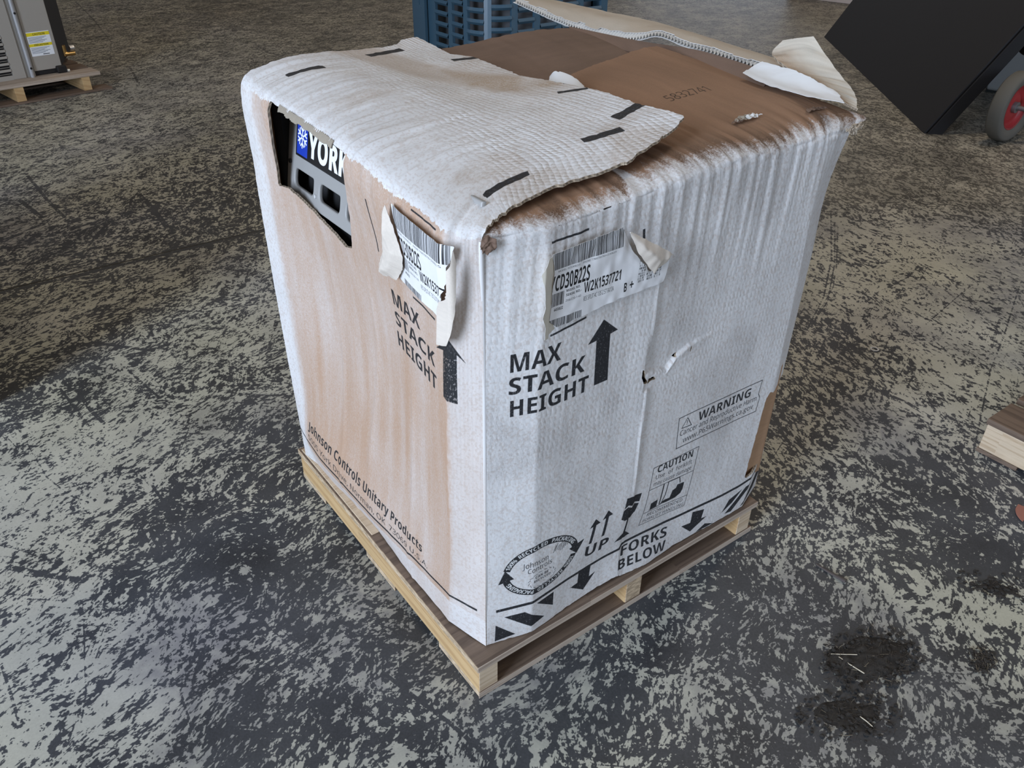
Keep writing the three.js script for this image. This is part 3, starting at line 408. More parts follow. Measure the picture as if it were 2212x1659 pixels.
const tearLine = (s) => s < 0.343 ? mix(0.468, 0.4504, clamp((s - 0.283) / 0.06)) : s < 0.361 ? mix(0.4504, 0.47, (s - 0.343) / 0.018) : s < 0.391 ? mix(0.47, 0.4814, (s - 0.361) / 0.03) : mix(0.4814, 0.489, clamp((s - 0.391) / 0.065));
const rightDisp = (s, t) => {
  let d = 0.004 * (fbm(s * 9 + 20, t * 4, 3) - 0.5);
  for (const [c, a, t0, t1] of RIDGES) { const x = (s - c - 0.012 * (t - 0.765) * Math.sin(c * 80)) / (0.0042 + 0.004 * noise(c * 900, 5)); if (x * x < 9) d += a * (0.15 + 0.55 * noise(c * 400, t * 9)) * Math.exp(-x * x) * smooth(t0 - 0.06, t0 + 0.17, t) * (1 - smooth(t1 - 0.09, t1, t)) ; }
  d += 0.0025 * (noise(s * 80, t * 5 + 40) - 0.5) * smooth(0.5, 0.75, t) * (1 - smooth(0.85, 1, t));
  d -= 0.0030 * Math.exp(-(((t - 0.765 - 0.004 * (noise(s * 50, 2) - 0.5)) / 0.0034) ** 2)) * (0.6 + 0.8 * noise(s * 140, 12)); d += 0.0016 * (noise(s * 170, t * 7) - 0.5) * smooth(0.56, 0.74, t) * (1 - smooth(0.82, 0.93, t));
  const seam = 0.290 + 0.004 * (noise(3, t * 18) - 0.5), low = 1 - smooth(0.62, 0.68, t);
  d += low * (0.0022 * (1 - smooth(seam - 0.001, seam + 0.0015, s)) * smooth(seam - 0.05, seam, s) + 0.0045 * Math.exp(-(((s - seam - 0.005) / 0.0038) ** 2)) * (t > 0.5 || t < 0.43 ? 1 : 0.2) * (0.3 + 0.7 * smooth(0.16, 0.28, t)));
  const tl = tearLine(s) + 0.003 * (noise(s * 140, 8) - 0.5), side = smooth(seam, seam + 0.002, s);
  d -= side * smooth(tl - 0.0015, tl + 0.0015, t) * 0.007 * Math.exp(-(((s - 0.3) / 0.10) ** 2) - (((t - tl) / 0.05) ** 2));
  d += side * 0.0014 * Math.exp(-(((t - tl + 0.004) / 0.004) ** 2)) * (1 - smooth(0.4, 0.47, s)) * (noise(s * 90, 3));
  return d;
};
const bottomCut = polyDist([[-0.02, -0.05], [0.8, -0.05], [0.8, 0.006], [0.56, 0.001], [0.43, 0.006], [0.36, 0], [0.3, 0.004], [0.287, 0.0095], [0.2045, 0.003], [0.13, 0], [-0.02, 0.001]]);
const cornerTear = polyDist([[0.6404, 0.2906], [0.6335, 0.279], [0.6325, 0.268], [0.629, 0.2], [0.6245, 0.0905], [0.633, 0.0865], [0.69, 0.1], [0.7325, 0.1093], [0.8, 0.115], [0.8, 0.29], [0.72, 0.288], [0.69, 0.292], [0.66, 0.283]]);
const slit1 = polyDist([[0.282, 0.479], [0.289, 0.470], [0.2935, 0.455], [0.2985, 0.443], [0.29, 0.445], [0.285, 0.458]]), slit2 = polyDist([[0.299, 0.441], [0.319, 0.444], [0.314, 0.451], [0.302, 0.449]]), slit3 = polyDist([[0.393, 0.481], [0.397, 0.478], [0.397, 0.462], [0.3935, 0.470]]), slit4 = polyDist([[0.354, 0.47], [0.366, 0.4755], [0.362, 0.466]]);
const wing = (t) => 0.711 + 0.022 * Math.exp(-(((t - 0.797) / 0.02) ** 2)) - (t > 1.1 ? (t - 1.1) * 0.05 : 0);
put('front_panel', sheet(rightPatch, { s: [0, 0.74], t: [0, 1.2], step: 0.003, keep: (s, t) => Math.min(wing(t) - s, 1.195 - t, s + 0.004, -bottomCut(s, t), -cornerTear(s, t), -slit1(s, t), -slit2(s, t), -slit3(s, t), -slit4(s, t)) + (s > 0.01 ? ragged(s, t, t > 0.76 ? 0.003 : 0.0014) : 0), disp: rightDisp, thick: 0.0045, size: [RW, RT] }), [rightFace, kraft, cutEdge], carton);
// the folded front edge
{ const P = []; for (let i = 0; i <= 40; i++) { const p = leftPatch(0, 0.758 * i / 40); P.push(V(p[0] + 0.0022, p[1] + 0.0022, p[2])); } put('corner_fold', tube(P, 0.0036, 80, 12), mat([0.70, 0.69, 0.685], 0.75), carton); }
// the two hidden sides, and the inner ply that shows through the torn corner
const plain = (f) => (s, t) => f(s, t);
put('rear_panel', sheet(plain((s, t) => [s, 0.7 - 0.002 * Math.sin(t * 6), 0.088 + t]), { s: [0.012, 0.72], t: [0, 0.808], step: 0.02, flip: true, size: [1, 1] }), [paleKraft, kraft, cutEdge], carton);
put('end_panel', sheet(plain((s, t) => [0.731 - 0.003 * Math.sin(t * 4), 0.03 + s, 0.088 + t]), { s: [0, 0.668], t: [0, 0.79], step: 0.02, size: [1, 1] }), [paleKraft, kraft, cutEdge], carton);
put('inner_corner_ply', sheet(plain((s, t) => { const a = clamp((s - 0.06) / 0.012); return [0.655 + Math.min(s, 0.066) * 1.1 + 0.0, 0.0145 + a * a * 0.02 + Math.max(0, s - 0.07), 0.16 + t]; }), { s: [0, 0.12], t: [0, 0.26], step: 0.006, thick: 0.004, size: [0.3, 0.3] }), [kraft, kraft, cutEdge], carton);
// rear top flap of bare kraft
const backFlap = makePatch([0, 0.09, 0.2, 0.3, 0.375], [0, 0.14, 0.3], [[[.36, .45, .56, .66, .735], [.36, .45, .56, .66, .735], [.36, .45, .56, .66, .73]], [[.41, .41, .41, .41, .41], [.56, .56, .56, .56, .56], [.706, .706, .708, .71, .712]], [[.862, .866, .872, .882, .9], [.895, .903, .909, .911, .911], [.907, .915, .9215, .922, .919]]]);
const brownTex = texOf(fillPixels(640, 512, (x, y, o) => { const f = fbm(x / 90, y / 12, 3) - 0.5, g = noise(x / 1.6, y / 1.2) - 0.5, b = fbm(x / 110 + 7, y / 80, 3) - 0.5, v = 1 + 0.2 * f + 0.12 * g + 0.35 * b; o[0] = 0.165 * v; o[1] = 0.104 * v; o[2] = 0.073 * v; }), true, true);
const brown = new THREE.MeshStandardMaterial({ map: brownTex, roughness: 0.7 });
put('rear_flap', sheet(backFlap, { s: [0, 0.375], t: [0, 0.3], step: 0.006, disp: (s, t) => 0.004 * (fbm(s * 12, t * 9, 3) - 0.5) + 0.002 * (noise(s * 60, t * 4) - 0.5), keep: (s, t) => Math.min(s + 0.1, 0.297 - t, t + 0.1) + ragged(s, t, 0.002), size: [0.5, 0.4] }), [brown, kraft, cutEdge], carton);
// torn double-wall flap along the far edge: two liners with the fluting bare between them
{
  const Y = [0.125, 0.203, 0.316, 0.38, 0.468, 0.49, 0.516, 0.613, 0.711, 0.93], H = [0.929, 0.932, 0.9395, 0.942, 0.9455, 0.938, 0.931, 0.923, 0.927, 0.951];
  const H2 = [0.927, 0.933, 0.938, 0.943, 0.945, 0.946, 0.9465, 0.947, 0.945, 0.945], X2 = [0.775, 0.8, 0.808, 0.81, 0.815, 0.815, 0.818, 0.82, 0.825, 0.83];
  const K = Y.map((y) => y - 0.125);
  const top = makePatch(K, [0, 0.03, 0.09], [[Y.map(() => 0.742), X2.map((x) => mix(0.742, x, 0.35)), X2], [Y, Y.map((y) => y + 0.004), Y.map((y) => y + 0.015)], [H, H.map((h, i) => mix(h, H2[i], 0.5) + 0.004), H2]]);
  const low = (s, t) => { const p = top(s, t); return [p[0], p[1], p[2] - 0.0085]; };
  const torn = (s, t) => Math.min(s + 0.1, 0.09 - t, t - 0.002 * (1 + noise(s * 70, 3) * 2.2 + (noise(s * 23, 6) > 0.62 ? 3 : 0)));
  const f = put('torn_flap', sheet(top, { s: [0, 0.8], t: [0, 0.09], step: 0.004, keep: torn, disp: (s, t) => 0.002 * (noise(s * 40, t * 30) - 0.5), thick: 0.001, flip: true, size: [0.4, 0.4] }), [paleKraft, kraft, whitePaper], carton);
  put('lower_liner', sheet(low, { s: [0, 0.8], t: [-0.004, 0.09], step: 0.004, keep: (s, t) => Math.min(s + 0.1, t + 0.002 + ragged(s, t, 0.001)), thick: 0.001, flip: true, size: [0.4, 0.4] }), [whitePaper, kraft, whitePaper], f);
  const P = [], I = [], pitch = 0.0085, n = Math.floor(0.79 / pitch * 4);                       // the wavy middle sheet
  for (let i = 0; i <= n; i++) { const s = 0.003 + i * pitch / 4, w = 0.5 - 0.5 * Math.cos(i * Math.PI / 2); for (const t of [-0.001 - 0.002 * noise(s * 60, 1), 0.02]) { const p = top(s, t); P.push(p[0], p[2] - 0.0008 - 0.0072 * (1 - w), -p[1]); } if (i) { const o = i * 2; I.push(o - 2, o - 1, o, o, o - 1, o + 1); } }
  const g = new THREE.BufferGeometry(); g.setAttribute('position', new THREE.Float32BufferAttribute(P, 3)); g.setIndex(I); g.setAttribute('uv', new THREE.Float32BufferAttribute(new Array(P.length / 3 * 2).fill(0), 2)); g.computeVertexNormals();
  put('fluting', g, new THREE.MeshStandardMaterial({ color: new THREE.Color().setRGB(0.66, 0.64, 0.60), roughness: 0.85, side: THREE.DoubleSide }), f);
  // inner lip hanging under it
  const lip = makePatch([0, 0.2, 0.4, 0.6], [0, 0.04], [[[.741, .741, .741, .741], [.712, .712, .714, .718]], [[.17, .34, .5, .72], [.165, .33, .46, .68]], [[.922, .9305, .922, .917], [.902, .905, .905, .905]]]);
  put('inner_lip', sheet(lip, { s: [0, 0.6], t: [0, 0.04], step: 0.005, keep: (s, t) => Math.min(s + 0.1, t + 0.002) + ragged(s, t, 0.003), thick: 0.003, flip: true, size: [0.4, 0.4] }), [brown, brown, brown], carton);
}
// curled corner piece, and the torn white liner beside it
const cornerPatch = makePatch([0, 0.05, 0.1], [0, 0.03, 0.055, 0.09, 0.15], [[[.765, .785, .8], [.75, .785, .805], [.745, .78, .8], [.745, .775, .795], [.75, .765, .775]], [[.183, .166, .148], [.188, .153, .117], [.16, .119, .083], [.096, .075, .048], [.037, .03, .02]], [[.972, .977, .981], [.952, .962, .953], [.941, .935, .932], [.929, .92, .912], [.906, .897, .891]]]);
const cornerTex = texOf(fillPixels(300, 450, (x, y, o) => { const s = (1 - x / 300) * 0.1, t = (1 - y / 450) * 0.15, g = noise(x / 1.5, y / 1.5), f = noise(s * 30, t * 330), k = clamp(0.9 * smooth(0.058, 0.0, s + 0.02 * (fbm(x / 30, y / 30, 3) - 0.5)) * smooth(0.012, 0.04, t) + 0.8 * smooth(0.11, 0.15, t) * smooth(0.08, 0.03, s)) * (0.75 + 0.5 * (g - 0.3)), v = 0.92 + 0.16 * (f - 0.5) + 0.1 * (g - 0.5); o[0] = mix(0.62, 0.36, k) * v; o[1] = mix(0.55, 0.235, k) * v; o[2] = mix(0.45, 0.14, k) * v; }));
const cornerBoard = new THREE.MeshStandardMaterial({ map: cornerTex, roughness: 0.85 });
put('curled_corner', sheet(cornerPatch, { s: [0, 0.1], t: [0, 0.15], step: 0.0025, keep: (s, t) => Math.min(s + 0.002, 0.1 - s, t + 0.001, 0.15 - t) + ragged(s, t, 0.0025, 160), disp: (s, t) => 0.004 * (noise(s * 14, t * 150) - 0.5), thick: 0.004, flip: true, size: [0.1, 0.15] }), [cornerBoard, kraft, cutEdge], carton);
const linerPatch = makePatch([0, 0.07, 0.12, 0.16], [0, 0.025, 0.055], [[[.738, .738, .738, .735], [.725, .722, .722, .725], [.705, .7, .7, .71]], [[.194, .124, .08, .044], [.204, .137, .077, .031], [.204, .135, .07, .015]], [[.937, .934, .926, .921], [.928, .921, .917, .918], [.922, .915, .913, .914]]]);
put('torn_liner', sheet(linerPatch, { s: [-0.005, 0.165], t: [-0.004, 0.058], step: 0.0025, keep: (s, t) => Math.min(s + 0.004, 0.164 - s, t + 0.003, 0.057 - t) + ragged(s, t, 0.0018, 140), disp: (s, t) => 0.003 * (fbm(s * 30, t * 30, 3) - 0.5), thick: 0.0008, flip: true, size: [0.2, 0.2] }), [whitePaper, whitePaper, whitePaper], carton);
const scrapPatch = makePatch([0, 0.03, 0.07, 0.1], [0, 0.03], [[[.43, .43, .43, .43], [.405, .405, .405, .405]], [[.395, .38, .331, .305], [.367, .337, .307, .278]], [[.915, .926, .925, .916], [.915, .918, .918, .917]]]);
put('paper_scrap', sheet(scrapPatch, { s: [0, 0.1], t: [0, 0.03], step: 0.0025, keep: (s, t) => Math.min(s, 0.1 - s, t, 0.03 - t) + ragged(s, t, 0.003, 140), thick: 0.0008, size: [0.2, 0.2] }), [whitePaper, whitePaper, whitePaper], carton);
// little shreds where the board has burst
for (const [cs, ct, w, h, m, up] of [[0.528, 0.861, 0.02, 0.006, dustyBoard, 0.004], [0.512, 0.858, 0.012, 0.004, brown, 0.003], [0.545, 0.859, 0.014, 0.005, whitePaper, 0.005], [0.655, 0.834, 0.022, 0.004, brown, 0.003], [0.706, 0.768, 0.02, 0.012, paleKraft, 0.006], [0.004, 0.752, 0.010, 0.014, brown, 0.004]]) {
  const burst = (s, t) => { const p = rightPatch(cs + s, ct + t); return [p[0], p[1] - 0.003 - up * (0.4 + noise(s * 300 + cs * 90, t * 300)), p[2] + 0.003 + up * (noise(s * 260 + 7, t * 260 + ct * 50) - 0.2)]; };
  put('torn_shred', sheet(burst, { s: [-w, w], t: [-h, h], step: 0.0014, keep: (s, t) => 1 - (s / w) ** 2 - (t / h) ** 2 + 0.9 * (noise(s * 260 + cs * 77, t * 260) - 0.5), thick: 0.0008, size: [0.2, 0.2] }), [m, m, m], carton);
}
// exposed fluting along the top of the window
put('exposed_fluting', sheet((s, t) => { const p = leftPatch(s, 0.768 + t); return p; }, { s: [0.34, 0.535], t: [-0.010, 0.008], step: 0.0012, keep: (s, t) => Math.min(t + 0.008 + 0.003 * noise(s * 90, 2) * 2 - 0.003, 0.535 - s, s - 0.34, 0.006 - t + 0.002 * noise(s * 40, 4)), disp: (s, t) => 0.0008 + 0.0012 * Math.sin(s * 2 * Math.PI / 0.0052), thick: 0.0015, flip: true, size: [0.3, 0.3] }), [dustyBoard, dustyBoard, dustyBoard], carton);

// ---- peeling shipping labels
function labelCanvas(w, h, draw) { const c = fillPixels(w, h, (x, y, o) => { const v = 0.80 + 0.05 * (fbm(x / 70, y / 70, 3) - 0.5); o[0] = v; o[1] = v; o[2] = v * 1.01; }); draw(c.getContext('2d')); return texOf(c); }
function bars(g, x, y, w, h, unit) { let p = x; g.fillStyle = '#101114'; while (p < x + w) { const b = unit * Math.ceil(rnd() * 3), s = unit * Math.ceil(rnd() * 2); g.fillRect(p, y, Math.min(b, x + w - p), h); p += b + s; } }
const squeeze = (g, str, x, y, w, size, font = 'bold') => { g.save(); g.translate(x, y); g.font = `${font} ${size}px sans-serif`; g.scale(w / g.measureText(str).width, 1); g.fillStyle = '#101114'; g.fillText(str, 0, 0); g.restore(); };
const PL = 5200;                                           // label pixels per metre
function labelPrint(s0, s1, t0, t1) {
  return labelCanvas(Math.round((s1 - s0) * PL), Math.round((t1 - t0) * PL), (g) => {
    const W = (s1 - s0) * PL, H = (t1 - t0) * PL; g.strokeStyle = '#101114';
    bars(g, W * 0.01, H * 0.02, W * 0.55, H * 0.225, 2.2); squeeze(g, 'MODEL: YCD30B22S     PHONE 77M0700760-CD30B22S', W * 0.05, H * 0.285, W * 0.46, H * 0.03, 'normal');
    squeeze(g, 'YCD30B22S', W * 0.0, H * 0.50, W * 0.305, H * 0.255); squeeze(g, 'MODEL NO.→', W * 0.125, H * 0.55, W * 0.12, H * 0.04); squeeze(g, 'SERIAL NO.-→', W * 0.125, H * 0.60, W * 0.13, H * 0.04); squeeze(g, '208/230-1-60', W * 0.125, H * 0.665, W * 0.12, H * 0.035, 'normal');
    squeeze(g, 'W2K1537721', W * 0.265, H * 0.635, W * 0.315, H * 0.17); squeeze(g, 'RES SPLIT AC 13S 2.5T R410A', W * 0.265, H * 0.735, W * 0.25, H * 0.075, 'normal'); squeeze(g, 'B', W * 0.60, H * 0.80, W * 0.032, H * 0.15); squeeze(g, '+', W * 0.655, H * 0.80, W * 0.038, H * 0.17);
    bars(g, W * 0.01, H * 0.53, W * 0.10, H * 0.15, 2.4); bars(g, W * 0.01, H * 0.83, W * 0.25, H * 0.14, 2.4); squeeze(g, '4455822', W * 0.04, H * 0.74, W * 0.07, H * 0.045);
    for (let c = 0; c < 3; c++) for (let r = 0; r < 14; r++) { const y = H * (0.30 + r * 0.032); g.fillStyle = '#101114'; for (let x = W * (0.72 + c * 0.075); x < W * (0.775 + c * 0.075);) { const b = 1 + rnd() * 3; if (rnd() < 0.6) g.fillRect(x, y, b, H * 0.026); x += b + 1.5; } }
  });
}
const offPatch = (patch, flip, off) => (s, t) => { const e = 0.002, p = patch(s, t), a = patch(s + e, t), b = patch(s, t + e), A = a.map((v, i) => v - p[i]), B = b.map((v, i) => v - p[i]); const n = [A[1] * B[2] - A[2] * B[1], A[2] * B[0] - A[0] * B[2], A[0] * B[1] - A[1] * B[0]], l = Math.hypot(...n) * (flip ? -1 : 1), d = off(s, t); return p.map((v, i) => v + n[i] / l * d); };
const paperBack = new THREE.MeshStandardMaterial({ map: texOf(fillPixels(256, 256, (x, y, o) => { const v = 1 + 0.16 * (fbm(x / 30, y / 30, 3) - 0.5) + 0.08 * (noise(x / 2, y / 2) - 0.5); o[0] = 0.68 * v; o[1] = 0.61 * v; o[2] = 0.53 * v; }), true, true), roughness: 0.8 });
{                                                          // on the right-hand face
  const s0 = 0.087, s1 = 0.304, t0 = 0.606, t1 = 0.735, print = new THREE.MeshStandardMaterial({ map: labelPrint(s0, s1, t0, t1), roughness: 0.42 });
  const move = (s, t) => rightPatch(s + s0, t + t0);
  const rip = (s, t) => 0.0025 * (noise(s * 90, t * 60) - 0.5);
  const lift = (s, t) => 0.0085 + rip(s, t) + 0.010 * smooth(0.13, 0.21, s) * smooth(0.03, 0.1, t);
  const shape = polyDist([[0.001, 0.122], [0.119, 0.1255], [0.139, 0.0878], [0.179, 0.0446], [0.2135, 0.064], [0.2155, 0.0352], [0.212, 0.0203], [0.17, 0.018], [0.1285, 0.0183], [0.07, 0.012], [0.0147, 0.0087], [0.002, 0.02], [0.005, 0.0918]]);
  const lab = put('shipping_label', sheet(offPatch(move, false, lift), { s: [0, 0.217], t: [0, 0.129], step: 0.002, keep: (s, t) => shape(s, t) + ragged(s, t, 0.0008), thick: 0.0004, size: [s1 - s0, t1 - t0] }), [print, paperBack, whitePaper], carton);
  lab.userData.label = 'white barcode label with a folded down corner on the right-hand face';
  const fold = polyDist([[0.117, 0.1255], [0.214, 0.066], [0.179, 0.0446], [0.1385, 0.0878]]);
  put('folded_corner', sheet(offPatch(move, false, (s, t) => { const q = clamp(fold(s, t) / 0.02); return 0.023 + 0.010 * q + rip(s, t) * 2 - 0.006 * smooth(0.09, 0.05, t); }), { s: [0.11, 0.217], t: [0.04, 0.128], step: 0.002, keep: (s, t) => fold(s, t) + ragged(s, t, 0.0006), thick: 0.0005, size: [0.2, 0.2] }), [paperBack, paperBack, whitePaper], lab);
  const strip = polyDist([[0.0015, 0.122], [-0.007, 0.1205], [-0.0165, 0.1035], [-0.0125, 0.085], [-0.0075, 0.05], [-0.012, 0.036], [-0.004, 0.018], [-0.004, -0.002], [0.013, 0.006], [0.003, 0.03], [0.006, 0.0918]]);
  const backPrint = new THREE.MeshStandardMaterial({ map: labelCanvas(300, 700, (g) => { g.fillStyle = 'rgba(206,198,182,0.9)'; g.fillRect(0, 0, 300, 700); g.save(); g.translate(180, 120); g.rotate(Math.PI / 2); g.globalAlpha = 0.6; squeeze(g, 'SER # YCD30B22S', 0, 0, 430, 40, 'normal'); squeeze(g, 'ORD # 3W077721', 40, 60, 400, 40, 'normal'); squeeze(g, 'W2K1537721 204', 120, 110, 380, 40, 'normal'); g.restore(); }), roughness: 0.6 });
  put('curled_edge', sheet(offPatch(move, false, (s, t) => 0.007 + 0.016 * smooth(0.004, -0.012, s) + rip(s, t)), { s: [-0.018, 0.016], t: [-0.004, 0.124], step: 0.0015, keep: (s, t) => strip(s, t) + ragged(s, t, 0.0008), thick: 0.0004, size: [0.03, 0.13] }), [backPrint, paperBack, whitePaper], lab);
}
{                                                          // on the left-hand face: it bows off the board and curls at both ends
  const s0 = 0.045, s1 = 0.192, t0 = 0.63, t1 = 0.752, print = new THREE.MeshStandardMaterial({ map: labelPrint(0, 0.205, t0, t1), roughness: 0.45 });
  const move = (s, t) => leftPatch(s + s0 - 0.010, t + t0), bow = (s, t) => 0.004 + 0.006 * Math.sin(Math.PI * clamp((s + 0.01) / 0.15)) + 0.006 * smooth(0.05, 0, s);
  const shape = polyDist([[0.13, 0.1195], [0.006, 0.1175], [0.014, 0.095], [0.0215, 0.0882], [0.028, 0.01], [0.06, 0.012], [0.10, 0.012], [0.144, 0.0104], [0.116, 0.064]]);
  const lab = put('shipping_label', sheet(offPatch(move, true, bow), { s: [0, 0.147], t: [0, 0.122], step: 0.002, keep: (s, t) => shape(s, t) + ragged(s, t, 0.0008), thick: 0.0004, flip: true, size: [0.205, t1 - t0], from: 0.128 }), [print, paperBack, whitePaper], carton);
  lab.userData.label = 'white barcode label curling off both ends on the left-hand face';
  const tubeShape = polyDist([[0.0075, 0.1185], [0.003, 0.098], [0.005, 0.07], [0.009, 0.03], [0.016, -0.004], [0.026, -0.029], [0.0285, -0.02], [0.026, 0.01], [0.0205, 0.0885], [0.0125, 0.0965]]);
  put('curled_edge', sheet(offPatch(move, true, (s, t) => bow(s, t) + 0.0015 + 0.009 * Math.sin(Math.PI * clamp((s + 0.003) / 0.034))), { s: [-0.004, 0.034], t: [-0.032, 0.121], step: 0.0015, keep: (s, t) => tubeShape(s, t) + ragged(s, t, 0.0006), thick: 0.0005, flip: true, size: [0.2, 0.2] }), [paperBack, paperBack, whitePaper], lab);
  const curl = polyDist([[0.139, 0.114], [0.150, 0.085], [0.168, 0.05], [0.200, 0.004], [0.19, -0.004], [0.165, 0.006], [0.145, 0.0095], [0.122, 0.035], [0.111, 0.060], [0.118, 0.095]]);
  put('folded_corner', sheet(offPatch(move, true, (s, t) => 0.010 + 0.011 * clamp(curl(s, t) / 0.015) + 0.004 * (fbm(s * 60, t * 60, 3) - 0.5)), { s: [0.1, 0.205], t: [-0.008, 0.118], step: 0.002, keep: (s, t) => curl(s, t) + ragged(s, t, 0.001), thick: 0.0005, flip: true, size: [0.2, 0.2] }), [paperBack, paperBack, whitePaper], lab);
}

// ------------------------------------------------------------------ wood
function woodTex(w, h, base, dark, along, seed, knots = 0.2) {       // grain runs along x
  return texOf(fillPixels(w, h, (x, y, o) => {
    const u = x / w, v = y / h, ring = noise(u * 2.2 * along + seed, v * 26 + 1.6 * fbm(u * 3 * along + seed, v * 3, 2)), fine = noise(u * 30 * along, v * 170 + seed), pore = noise(u * 60 * along, v * 60), k = clamp(0.55 * smooth(0.35, 0.85, ring) + 0.35 * (fine - 0.3) + 0.15 * (pore - 0.5)), m = 1 + 0.25 * (fbm(u * 4 + seed, v * 3, 2) - 0.5);
    for (let c = 0; c < 3; c++) o[c] = mix(base[c], dark[c], k) * m;
  }), true, true);
}
const pineTex = woodTex(512, 256, [0.56, 0.385, 0.195], [0.38, 0.22, 0.09], 1, 3), paleTex = woodTex(512, 256, [0.66, 0.53, 0.38], [0.44, 0.31, 0.19], 1, 11), brownWoodTex = woodTex(512, 256, [0.20, 0.14, 0.10], [0.085, 0.056, 0.04], 1, 23), greyWoodTex = woodTex(512, 256, [0.50, 0.41, 0.33], [0.28, 0.21, 0.16], 1, 31);
const chipTex = texOf(fillPixels(256, 256, (x, y, o) => { const a = noise(x / 5, y / 7), b = noise(x / 2.2 + 9, y / 2.6), k = 0.25 + 0.75 * (smooth(0.3, 0.75, a) * 0.45 + b * 0.55); o[0] = mix(0.16, 0.68, k); o[1] = mix(0.105, 0.53, k); o[2] = mix(0.06, 0.36, k); }), true, true);
const pine = new THREE.MeshStandardMaterial({ map: pineTex, roughness: 0.75 }), pale = new THREE.MeshStandardMaterial({ map: paleTex, roughness: 0.78 }), brownWood = new THREE.MeshStandardMaterial({ map: brownWoodTex, roughness: 0.7 }), greyWood = new THREE.MeshStandardMaterial({ map: greyWoodTex, roughness: 0.8 }), chip = new THREE.MeshStandardMaterial({ map: chipTex, roughness: 0.9 });
// a board with a sawn wobble; uv: u along the long axis in units of 0.5 m
function board(x0, x1, y0, y1, h0, h1, along = 'x', r = 0.0015) {
  const g = rbox(x0, x1, y0, y1, h0, h1, r, 1), p = g.attributes.position, n = g.attributes.normal, uv = [];
  for (let i = 0; i < p.count; i++) { const X = p.getX(i), Y = -p.getZ(i), H = p.getY(i), l = along === 'x' ? X : Y, q = along === 'x' ? Y : X, top = Math.abs(n.getY(i)) > 0.7; uv.push(l / 0.5 + h0 * 7, (top ? q : H + q * 0.3) / 0.12 + x0); }
  g.setAttribute('uv', new THREE.Float32BufferAttribute(uv, 2)); return g;
}
{
  const t = thing('wooden_pallet', 'small pale wooden pallet carrying the battered carton in the foreground', 'pallet');
  const D = 0.722, Wd = 0.735;
  put('deck_panel', board(0, D, 0, Wd, 0.0705, 0.0843, 'x'), [0, 1, 2, 3, 4, 5].map(() => brownWood), t).material = brownWood;
  put('deck_edge', board(0, D, -0.0012, 0.0005, 0.0712, 0.0838, 'x', 0.0004), greyWood, t);
  put('end_grain', board(-0.0008, 0.0008, 0, Wd, 0.0708, 0.0841, 'y', 0.0004), chip, t);
  put('deck_board', board(0.004, D - 0.02, 0.385, Wd - 0.01, 0.0845, 0.0876, 'x'), pale, t);
  const xs = [[0.0025, 0.0425], [0.3455, 0.386], [0.668, 0.7075]];
  for (const [a, b] of xs) put('stringer', board(a, b, 0.002, Wd - 0.003, 0.0145, 0.0703, 'y'), pine, t);
  for (const [a, b] of xs) put('stringer_end', board(a + 0.001, b - 0.001, 0.0008, 0.0022, 0.016, 0.069, 'x', 0.0004), a > 0.3 && a < 0.5 ? chip : pale, t);
  for (const [y0, y1] of [[0, 0.135], [0.3, 0.42], [Wd - 0.12, Wd]]) put('bottom_board', board(0.004, D - 0.004, y0, y1, 0.0005, 0.0145, 'x'), brownWood, t);
  for (const [y0, y1] of [[0, 0.135], [0.3, 0.42], [Wd - 0.12, Wd]]) put('end_grain', board(0.0028, 0.0042, y0, y1, 0.001, 0.014, 'y', 0.0004), chip, t);
  put('board_edge', board(0.001, D - 0.004, -0.001, 0.0004, 0.001, 0.014, 'x', 0.0004), greyWood, t);
}

